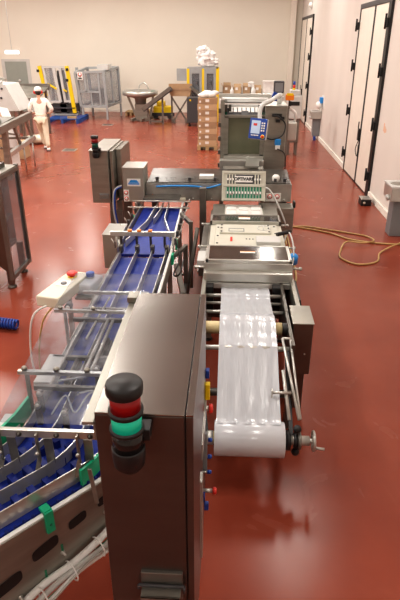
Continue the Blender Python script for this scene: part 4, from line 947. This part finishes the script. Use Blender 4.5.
mb('steel_worn').bar((-3.3, 22.35, .6), (-3.2, 22.35, 0), .07).bar((-2.7, 22.35, 1.0), (-2.7, 22.35, 0), .07).bar((-3.2, 22.35, .1), (-2.7, 22.35, .1), .07).build('frame', parent=t)
t = thing('brown_tray_table', 'brown trough table on crossed steel legs left of the yellow cabinet', 'table', (-2.1, 22.35, 0))
mb('cardboard_light').poly([(-2.5, 22.68, 1.25), (-1.6, 22.68, 1.25), (-1.65, 22.68, 1.02), (-2.4, 22.68, 1.02)], (0, .4, 0)).m('cardboard').box(-2.5, -1.6, 22.65, 22.68, 1.22, 1.32).box(-2.52, -1.58, 23.08, 23.12, 1.25, 1.45).build('trough', parent=t)
mb('steel_worn').bar((-2.4, 22.8, 1.0), (-1.8, 22.8, .1), .06).bar((-1.7, 22.8, 1.0), (-2.3, 22.8, .1), .06).bar((-2.4, 23.0, 1.02), (-2.4, 23.0, 0), .06).bar((-1.7, 23.0, 1.02), (-1.7, 23.0, 0), .06).box(-2.35, -2.25, 22.7, 22.9, 0, .12).box(-1.85, -1.75, 22.7, 22.9, 0, .12).build('frame', parent=t)

# yellow framed cabinet
yc = thing('guarded_cabinet', 'yellow and grey framed cabinet with glass doors behind the carton stack', 'cabinet', (-1.15, 23.5, 0))
mb('yellow').box(-1.80, -1.70, 23.2, 23.3, .0, 2.0).box(-1.20, -1.11, 23.2, 23.3, .9, 2.0).box(-.64, -.52, 23.2, 23.3, .0, 2.05).islands('post', parent=yc)
for xa, xb in ((-1.70, -1.20), (-1.11, -.64)):
    d = mb('guard_grey').box(xa, xa + .1, 23.2, 23.28, .5, 2.0).box(xb - .1, xb, 23.2, 23.28, .5, 2.0).box(xa + .1, xb - .1, 23.2, 23.28, 1.82, 2.0).box(xa + .1, xb - .1, 23.2, 23.28, .5, .62).build('door', parent=yc)
    mb('guard_pane').box(xa + .1, xb - .1, 23.23, 23.25, .62, 1.82).build('pane', parent=d)
    mb('dark_grey').box(xb - .2, xb - .15, 23.15, 23.2, 1.4, 1.55).build('handle', parent=d)
mb('guard_grey').box(-1.75, -.58, 23.9, 23.95, 0, 2.0).box(-1.78, -.55, 23.2, 23.95, 2.0, 2.05).build('body', parent=yc)
mb('mid_grey').box(-1.6, -1.3, 23.4, 23.7, .6, 1.6).box(-1.0, -.75, 23.4, 23.7, .6, 1.7).build('inner_machine', parent=yc)
mb('guard_grey').box(-2.2, -1.82, 23.2, 23.3, 1.55, 2.0).build('side_panel', parent=yc)
mb('steel_worn').bar((-1.65, 23.0, 1.35), (-1.05, 22.9, .9), .2, .1).build('chute', parent=yc)
t = thing('floor_cabinet', 'low black cabinet left of the carton stack', 'cabinet', (-1.45, 22, 0))
mb('dark_grey').box(-1.7, -1.22, 21.8, 22.3, .12, 1.05, .02).m('yellow').box(-1.6, -1.54, 21.79, 21.81, .92, .98).build('body', parent=t)
mb('black').cyl((-1.65, 21.85, .06), (-1.6, 21.85, .06), .06).cyl((-1.3, 21.85, .06), (-1.25, 21.85, .06), .06).cyl((-1.65, 22.2, .06), (-1.6, 22.2, .06), .06).cyl((-1.3, 22.2, .06), (-1.25, 22.2, .06), .06).islands('castor', parent=t)
tt = mb('bag')
from mathutils import noise
for c_, sc_b in (((-1.08, 23.55, 2.36), (.36, .28, .30)), ((-1.2, 23.55, 2.62), (.24, .2, .2)), ((-.85, 23.55, 2.22), (.26, .2, .17))):
    nf0 = {v for v in tt.bm.verts}
    r_ = bmesh.ops.create_icosphere(tt.bm, subdivisions=4, radius=1)
    for v in r_['verts']:
        d_ = v.co.normalized(); k_ = 1 + .55 * noise.noise(d_ * 1.7 + Vector(c_)) + .22 * noise.noise(d_ * 4.5 + Vector(c_)); v.co = Vector((c_[0] + d_.x * sc_b[0] * k_, c_[1] + d_.y * sc_b[1] * k_, max(2.06, c_[2] + d_.z * sc_b[2] * k_)))
    tt._fin(0, True)
tag(tt.build('wrapped_bundle'), 'crumpled white plastic bundle on top of the yellow framed cabinet', 'bundle')

# carton stack on pallet
pallet(-.70, 17.0, .62, .62, 'wood', 'wooden pallet beneath the tall carton stack', .12)
ords = ['lowest', 'second from bottom', 'third from bottom', 'fourth from bottom', 'fifth from bottom', 'sixth from bottom', 'seventh from bottom', 'topmost']
for i in range(8):
    z = .12 + i * .17; dx = random.uniform(-.015, .015)
    c = crate(-.70 + dx, 17.0, z, .56, .56, .168, 'cardboard' if i % 2 else 'cardboard_light', 'carton', 'brown carton with white label, %s in the tall pallet stack' % ords[i], 'box', 'cartons stacked on the pallet')
    crate_parts(c, -.70 + dx, 17.0, z, .56, .56, .168)
    mb('label').box(-.94 + dx, -.89 + dx, 16.715, 16.72, z + .04, z + .10).build('paper_label', parent=c)
tb = mb('bag')
for x, y, z_, s_ in ((-.82, 16.95, 1.54, .15), (-.62, 17.0, 1.55, .16), (-.5, 17.05, 1.60, .12), (-.72, 17.1, 1.58, .16), (-.9, 17.1, 1.53, .1)): tb.ball((x, y, z_), s_, (1.1, 1, .55))
tag(tb.build('plastic_bag'), 'crumpled white plastic bag lying on top of the tall carton stack', 'bag')

# shelf rack with open cartons
t = thing('storage_table', 'long white table carrying cartons and bottles against the back wall', 'table', (.8, 23.5, 0))
mb('light_grey').box(-.5, 2.0, 23.2, 24.1, 1.0, 1.07).build('table_top', parent=t)
for x in (-.4, 1.9):
    for y in (23.3, 24.0): mb('light_grey').box(x - .04, x + .04, y - .04, y + .04, 0, 1.0).islands('leg', parent=t)
mb('white').box(-.5, 2.0, 23.19, 23.2, .7, 1.07).build('apron', parent=t)
mb('steel_worn').box(-.4, 1.9, 23.3, 24.0, .35, .4).build('lower_shelf', parent=t)
for i, (x, h_, w_) in enumerate(((-.20, .27, .34), (.22, .22, .34), (.60, .25, .32), (1.05, .18, .3))):
    c = thing('open_carton', ('leftmost open carton on the long white table', 'second open carton from the left on the white table', 'third open carton from the left on the white table', 'rightmost low open carton on the white table')[i], 'box', (x, 23.6, 1.07), 0, 'open cartons on the white table')
    mb('cardboard_light' if i % 2 else 'cardboard').box(x - w_ / 2, x + w_ / 2, 23.42, 23.44, 1.07, 1.07 + h_).box(x - w_ / 2, x + w_ / 2, 23.76, 23.78, 1.07, 1.07 + h_).box(x - w_ / 2, x - w_ / 2 + .02, 23.42, 23.78, 1.07, 1.07 + h_).box(x + w_ / 2 - .02, x + w_ / 2, 23.42, 23.78, 1.07, 1.07 + h_).build('body', parent=c)
    mb('cardboard_light').bar((x - w_ / 2, 23.6, 1.07 + h_), (x - w_ / 2 - .06, 23.6, 1.07 + h_ + .1), .3, .01).bar((x, 23.78, 1.07 + h_), (x, 23.85, 1.07 + h_ + .12), .3, .01).build('flap', parent=c)
    mb('label').box(x - .08, x + .02, 23.415, 23.42, 1.2, 1.3).build('paper_label', parent=c)
def bottle(x, y, z, h_, r_, body, cap, label, nm='bottle'):
    t = thing(nm, label, 'bottle', (x, y, z))
    mb(body).lathe([(r_ * .9, 0), (r_, .01), (r_, h_ * .65), (r_ * .45, h_ * .85), (r_ * .4, h_)], (x, y, z), seg=14).build('body', parent=t)
    mb(cap).lathe([(r_ * .45, 0), (r_ * .45, h_ * .12)], (x, y, z + h_), seg=12).build('cap', parent=t)
bottle(.0, 23.32, 1.07, .22, .07, 'white', 'white', 'white bottle between the leftmost cartons on the white table')
bottle(.86, 23.36, 1.07, .26, .09, 'white', 'white', 'larger white bottle in front of the folded bag on the white table')
tag(mb('bag').box(.65, .9, 23.6, 23.85, 1.07, 1.42, .05).ball((.78, 23.7, 1.44), .12, (1.2, 1, .6)).build('plastic_bag'), 'white plastic bag standing upright on the long white table', 'bag')
t = thing('plastic_tub', 'translucent white plastic tub at the right end of the white table', 'tub', (1.45, 23.6, 1.07))
mb('bag').poly([(1.28, 23.4, 1.07), (1.68, 23.4, 1.07), (1.72, 23.4, 1.5), (1.24, 23.4, 1.5)], (0, .35, 0)).build('body', parent=t)
mb('white').box(1.22, 1.74, 23.38, 23.78, 1.5, 1.55).build('lid', parent=t)

# second packaging machine far right (monitor, beacon, console)
t = thing('labelling_console', 'grey console machine with a dark slot near the far right doors', 'machine', (1.75, 16.2, 0))
mb('light_grey').box(1.57, 1.95, 16.0, 16.5, 1.0, 1.62, .03).box(1.62, 1.9, 16.05, 16.45, 1.62, 1.75, .02).m('black').box(1.63, 1.88, 15.985, 16.0, 1.36, 1.46).build('housing', parent=t)
mb('steel_worn').box(1.62, 1.92, 16.05, 16.45, .35, 1.0, .01).build('lower_cabinet', parent=t)
mb('steel_worn').box(1.63, 1.69, 16.1, 16.16, 0, .35).box(1.85, 1.91, 16.1, 16.16, 0, .35).box(1.63, 1.69, 16.36, 16.42, 0, .35).box(1.85, 1.91, 16.36, 16.42, 0, .35).box(1.2, 1.6, 16.1, 16.4, .1, .25).build('frame', parent=t)
mb('yellow').cyl((1.72, 16.2, 1.75), (1.72, 16.2, 1.80), .035).m('red').cyl((1.72, 16.2, 1.80), (1.72, 16.2, 1.88), .035).m('blue').cyl((1.72, 16.2, 1.88), (1.72, 16.2, 1.97), .035).build('signal_light', parent=t)
t = thing('packing_unit', 'steel packing unit with monitor and orange beacon behind the film tower', 'machine', (1.1, 13, 0))
mb('steel_worn').box(.75, 1.30, 12.9, 13.5, .3, 1.62, .01).build('body', parent=t)
mb('steel').box(.8, 1.25, 13.0, 13.4, 0, .3).build('plinth', parent=t)
m_ = mb('dark_grey').box(.92, 1.15, 12.85, 12.95, 1.92, 2.18, .02).cyl((1.03, 12.95, 1.6), (1.03, 12.95, 1.95), .025).build('monitor', parent=t)
mb('mid_grey').box(.95, 1.12, 12.84, 12.85, 1.96, 2.14).build('display', parent=m_)
mb('blue').box(.86, 1.0, 12.8, 12.9, 1.65, 1.95, .01, RY(25)).build('blue_cover', parent=t)
mb('orange').box(1.2, 1.38, 12.85, 13.0, 1.78, 1.90, .01).m('yellow').box(1.22, 1.36, 12.84, 12.86, 1.88, 1.93).m('steel').cyl((1.29, 12.95, 1.6), (1.29, 12.95, 1.8), .02).build('beacon', parent=t)
mb('light_grey').cyl((1.12, 12.95, 1.62), (1.12, 12.95, 1.85), .06).build('pump', parent=t)
mb('black').box(1.27, 1.33, 12.84, 12.88, 1.66, 1.76).build('switch', parent=t)
mb('white').tube(spline([(1.3, 13, 1.6), (1.45, 13, 1.5), (1.45, 13.1, 1.3), (1.35, 13.1, 1.2)]), .03, 8).build('hose', parent=t)
mb('steel_bright').box(1.28, 1.5, 12.95, 13.3, .9, 1.3, .02).build('side_housing', parent=t)

# ---------------------------------------------------------------- wash basins on right wall
def basin(y, z, sc_, lb1, near):
    t = thing('wash_basin', lb1, 'sink', (XR, y, 0))
    x1_ = XR - .002; x0_ = XR - .34 * sc_
    mb('light_grey').box(x0_, x1_, y - .25 * sc_, y + .25 * sc_, z - .03, z, .004).build('rim', parent=t)
    mb('steel_bright').box(x0_ + .01, x1_, y - .24 * sc_, y + .24 * sc_, z - .24, z - .03, .01).build('basin_body', parent=t)
    mb('steel').lathe([(.13 * sc_, 0), (.12 * sc_, .004)], (x0_ + .17 * sc_, y, z), seg=20).build('bowl', parent=t)
    mb('mid_grey').box(x0_ + .1, x1_, y - .13 * sc_, y + .13 * sc_, 0 if near else .12, z - .24, .01).build('pedestal', parent=t)
    mb('steel_bright').tube(spline([(x1_ - .05, y, z), (x1_ - .05, y, z + .16), (x1_ - .12, y, z + .2), (x1_ - .17, y, z + .14)]), .012, 8).build('tap', parent=t)
    mb('light_grey').lathe([(.05, 0), (.05, .04)], (x0_ + .01, y - .1, z - .2), (-1, 0, -.3), 14).build('knee_button', parent=t)
    return t
basin(8.98, .86, 1, 'steel wash basin on a grey pedestal at the right edge of the photo', True)
b = basin(18.9, .92, 1, 'small wash basin on the right wall between the two tall doors', False)
tag(mb('blue').box(XR - .2, XR - .12, 18.7, 18.8, 0, .12, .01).build('foot_pedal'), 'blue foot pedal on the floor below the far wash basin', 'pedal')
t = thing('soap_dispenser', 'blue soap dispenser on a white plate above the far wash basin', 'dispenser', (XR, 18.6, 1.1))
mb('white').box(XR - .02, XR, 18.4, 18.75, 1.05, 1.4).build('back_plate', parent=t)
mb('blue_bright').box(XR - .12, XR - .02, 18.48, 18.66, 1.18, 1.36, .02).build('body', parent=t)
t = mb('white').ball((XR - .13, 18.6, 1.12), .10, (1, 1.5, 1.2)).build('towel_roll'); tag(t, 'white paper towel roll hanging below the blue dispenser', 'towel roll')
t = thing('bait_box', 'small black and silver box on the floor by the right baseboard', 'box', (2.72, 10.85, 0))
mb('black').box(2.62, 2.82, 10.72, 10.98, .0, .12, .01).build('body', parent=t)
mb('steel_bright').box(2.62, 2.82, 10.74, 11.0, .12, .135, .004).build('lid', parent=t)
mb('cream').lathe([(.025, 0), (.025, .005)], (2.68, 10.72, .06), (0, -1, 0), 10).build('opening', parent=t)
tag(mb('faded_orange').box(XR - .003, XR, 10.95, 11.0, 1.4, 1.55).box(XR - .003, XR, 10.88, 10.92, 1.38, 1.5).box(XR - .003, XR, 10.8, 10.84, 1.4, 1.47).build('wall_marking'), 'faint orange marking on the right wall beside the tall door', 'marking')

# ---------------------------------------------------------------- worker
def skin_mesh(name, nodes, edges, material, parent, sub=2):
    """nodes: key -> (pos, (rx, ry)); grown with Skin + Subdivision and frozen"""
    keys = list(nodes); me = bpy.data.meshes.new(name)
    me.from_pydata([nodes[k_][0] for k_ in keys], [(keys.index(a), keys.index(b)) for a, b in edges], [])
    o = bpy.data.objects.new(name, me); COL.objects.link(o)
    o.modifiers.new('s', 'SKIN'); 
    sv = me.skin_vertices[0].data
    for i, k_ in enumerate(keys): sv[i].radius = nodes[k_][1]; sv[i].use_root = (i == 0)
    sb = o.modifiers.new('d', 'SUBSURF'); sb.levels = sb.render_levels = sub
    dg = bpy.context.evaluated_depsgraph_get(); m2 = bpy.data.meshes.new_from_object(o.evaluated_get(dg))
    bpy.data.objects.remove(o)
    for p in m2.polygons: p.use_smooth = True
    m2.materials.clear(); m2.materials.append(M[material])
    q = bpy.data.objects.new(name, m2); COL.objects.link(q); q.parent = parent
    return q
wk = thing('person', 'worker in white overalls, white cap and red ear muffs walking away near the left conveyor', 'person', (-5.60, 16.45, 0), math.radians(16))
# local space: +y is the way the person walks, x to the right
sk_nodes = {
 'pelvis': ((0, 0, .93), (.12, .09)), 'waist': ((0, .01, 1.08), (.11, .08)), 'chest': ((0, .03, 1.30), (.14, .10)), 'neckb': ((0, .05, 1.46), (.07, .06)), 'neck': ((0, .07, 1.53), (.045, .05)),
 'skull0': ((0, .08, 1.60), (.065, .08)), 'skull1': ((0, .085, 1.68), (.072, .09)), 'skull2': ((0, .085, 1.745), (.05, .06)),
 'shR': ((.19, .04, 1.41), (.065, .06)), 'elR': ((.34, .0, 1.17), (.045, .045)), 'wrR': ((.26, .24, 1.04), (.028, .028)), 'haR': ((.22, .30, 1.03), (.035, .018)),
 'shL': ((-.19, .04, 1.41), (.065, .06)), 'elL': ((-.31, .03, 1.14), (.045, .045)), 'wrL': ((-.22, .25, 1.05), (.028, .028)), 'haL': ((-.18, .31, 1.04), (.035, .018)),
 'hipR': ((.09, 0, .88), (.085, .09)), 'knR': ((.10, -.02, .50), (.055, .06)), 'anR': ((.12, -.12, .11), (.036, .04)), 'toR': ((.12, -.02, .035), (.036, .03)),
 'hipL': ((-.09, .01, .88), (.085, .09)), 'knL': ((-.05, .24, .52), (.055, .06)), 'anL': ((.02, .30, .10), (.036, .04)), 'toL': ((.02, .42, .04), (.036, .03)),
}
for sd, sx in (('R', 1), ('L', -1)):
    hx, hy, hz = sk_nodes['ha' + sd][0]
    for fi, (fx, fl) in enumerate(((.026, .065), (.009, .075), (-.009, .07), (-.025, .055))):
        sk_nodes['f%s%da' % (sd, fi)] = ((hx + fx, hy + .035, hz), (.010, .010)); sk_nodes['f%s%db' % (sd, fi)] = ((hx + fx, hy + .035 + fl * .55, hz - .01), (.009, .009)); sk_nodes['f%s%dc' % (sd, fi)] = ((hx + fx, hy + .035 + fl * .8, hz - .035), (.008, .008))
    sk_nodes['t%sa' % sd] = ((hx - sx * .04, hy, hz), (.011, .011)); sk_nodes['t%sb' % sd] = ((hx - sx * .06, hy + .035, hz), (.009, .009))
E_ = [('pelvis', 'waist'), ('waist', 'chest'), ('chest', 'neckb'), ('neckb', 'neck'), ('neck', 'skull0'), ('skull0', 'skull1'), ('skull1', 'skull2')]
for sd in 'RL':
    E_ += [('chest', 'sh' + sd), ('sh' + sd, 'el' + sd), ('el' + sd, 'wr' + sd), ('wr' + sd, 'ha' + sd), ('pelvis', 'hip' + sd), ('hip' + sd, 'kn' + sd), ('kn' + sd, 'an' + sd), ('an' + sd, 'to' + sd)]
    for fi in range(4): E_ += [('ha' + sd, 'f%s%da' % (sd, fi)), ('f%s%da' % (sd, fi), 'f%s%db' % (sd, fi)), ('f%s%db' % (sd, fi), 'f%s%dc' % (sd, fi))]
    E_ += [('ha' + sd, 't%sa' % sd), ('t%sa' % sd, 't%sb' % sd)]
skin_mesh('body', sk_nodes, E_, 'skin', wk)
def sub_nodes(keys, grow, over={}):
    return {k_: (over.get(k_, sk_nodes[k_])[0], tuple(v + grow for v in over.get(k_, sk_nodes[k_])[1])) for k_ in keys}
skin_mesh('jacket', sub_nodes(['waist', 'pelvis', 'chest', 'neckb', 'shR', 'elR', 'wrR', 'shL', 'elL', 'wrL'], .022, {'pelvis': ((0, .0, .90), (.135, .105)), 'waist': ((0, .01, 1.08), (.125, .095)), 'chest': ((0, .02, 1.31), (.15, .11)), 'wrR': ((.27, .22, 1.05), (.03, .03)), 'wrL': ((-.23, .23, 1.06), (.03, .03))}),
          [('waist', 'pelvis'), ('waist', 'chest'), ('chest', 'neckb'), ('chest', 'shR'), ('shR', 'elR'), ('elR', 'wrR'), ('chest', 'shL'), ('shL', 'elL'), ('elL', 'wrL')], 'white_cloth', wk)
skin_mesh('trousers', sub_nodes(['pelvis', 'hipR', 'knR', 'anR', 'hipL', 'knL', 'anL'], .028), [('pelvis', 'hipR'), ('hipR', 'knR'), ('knR', 'anR'), ('pelvis', 'hipL'), ('hipL', 'knL'), ('knL', 'anL')], 'apron_cloth', wk)
def wpart(b, nm, mt=None, par=None):
    b.bm.transform(root_matrix(wk)); return b.build(nm, mt, par or wk)
cap = wpart(mb('white').lathe([(.105, 0), (.108, .03), (.10, .07), (.07, .11), (.02, .125)], (0, .085, 1.665), seg=20).ball((0, .17, 1.685), .07, (1.1, .9, .2)), 'cap')
wpart(mb('hair').ball((0, .05, 1.62), .088, (.95, .9, .75)), 'hair')
for sx in (-1, 1):
    e_ = wpart(mb('red').lathe([(.045, 0), (.048, .015), (.035, .045)], (sx * .085, .08, 1.635), (sx, 0, 0), 16), 'ear_muff')
    wpart(mb('skin').ball((sx * .083, .09, 1.625), .018, (.5, 1, 1.5)), 'ear')
wpart(mb('red').tube([(.11 * math.cos(a / 10 * PI), .04, 1.64 - .06 * math.sin(a / 10 * PI)) for a in range(11)], .012, 8), 'ear_muff_band')
wpart(mb('skin').ball((0, .175, 1.62), .02, (.7, 1.1, 1.4)), 'nose')
wpart(mb('white').ball((-.03, .165, 1.645), .012).ball((.03, .165, 1.645), .012), 'eyes')
wpart(mb('red').ball((0, .168, 1.575), .02, (1.2, .4, .3)), 'mouth')
for sx, y_, z_, rr_ in ((.12, -.07, .0, 0), (.02, .36, 0, 0)):
    wpart(mb('white').box(sx - .05, sx + .05, y_ - .13, y_ + .13, .012, .085, .03).m('dark_grey').box(sx - .052, sx + .052, y_ - .135, y_ + .135, 0, .02, .006), 'shoe')
wpart(mb('apron_cloth').tube([(.155 * math.cos(a / 16 * 2 * PI), .015 + .12 * math.sin(a / 16 * 2 * PI), 1.02) for a in range(16)], .014, 6, closed=True), 'apron_string')

# ---------------------------------------------------------------- camera
f = 542.; H = 2.95
cam = bpy.data.cameras.new('camera'); co = bpy.data.objects.new('camera', cam); COL.objects.link(co)
cam.sensor_fit = 'VERTICAL'; cam.sensor_height = 24; cam.lens = f / 600 * 24
cam.clip_start = .05; cam.clip_end = 200
pitch = math.atan(258 / f); yaw = math.atan(33 / math.hypot(f, 258))
co.location = (0, 0, H); co.rotation_euler = (PI / 2 - pitch, 0, yaw)
SC.camera = co
SC.view_settings.view_transform = 'Standard'
SC.view_settings.look = 'Medium High Contrast'
SC.view_settings.exposure = 0.14
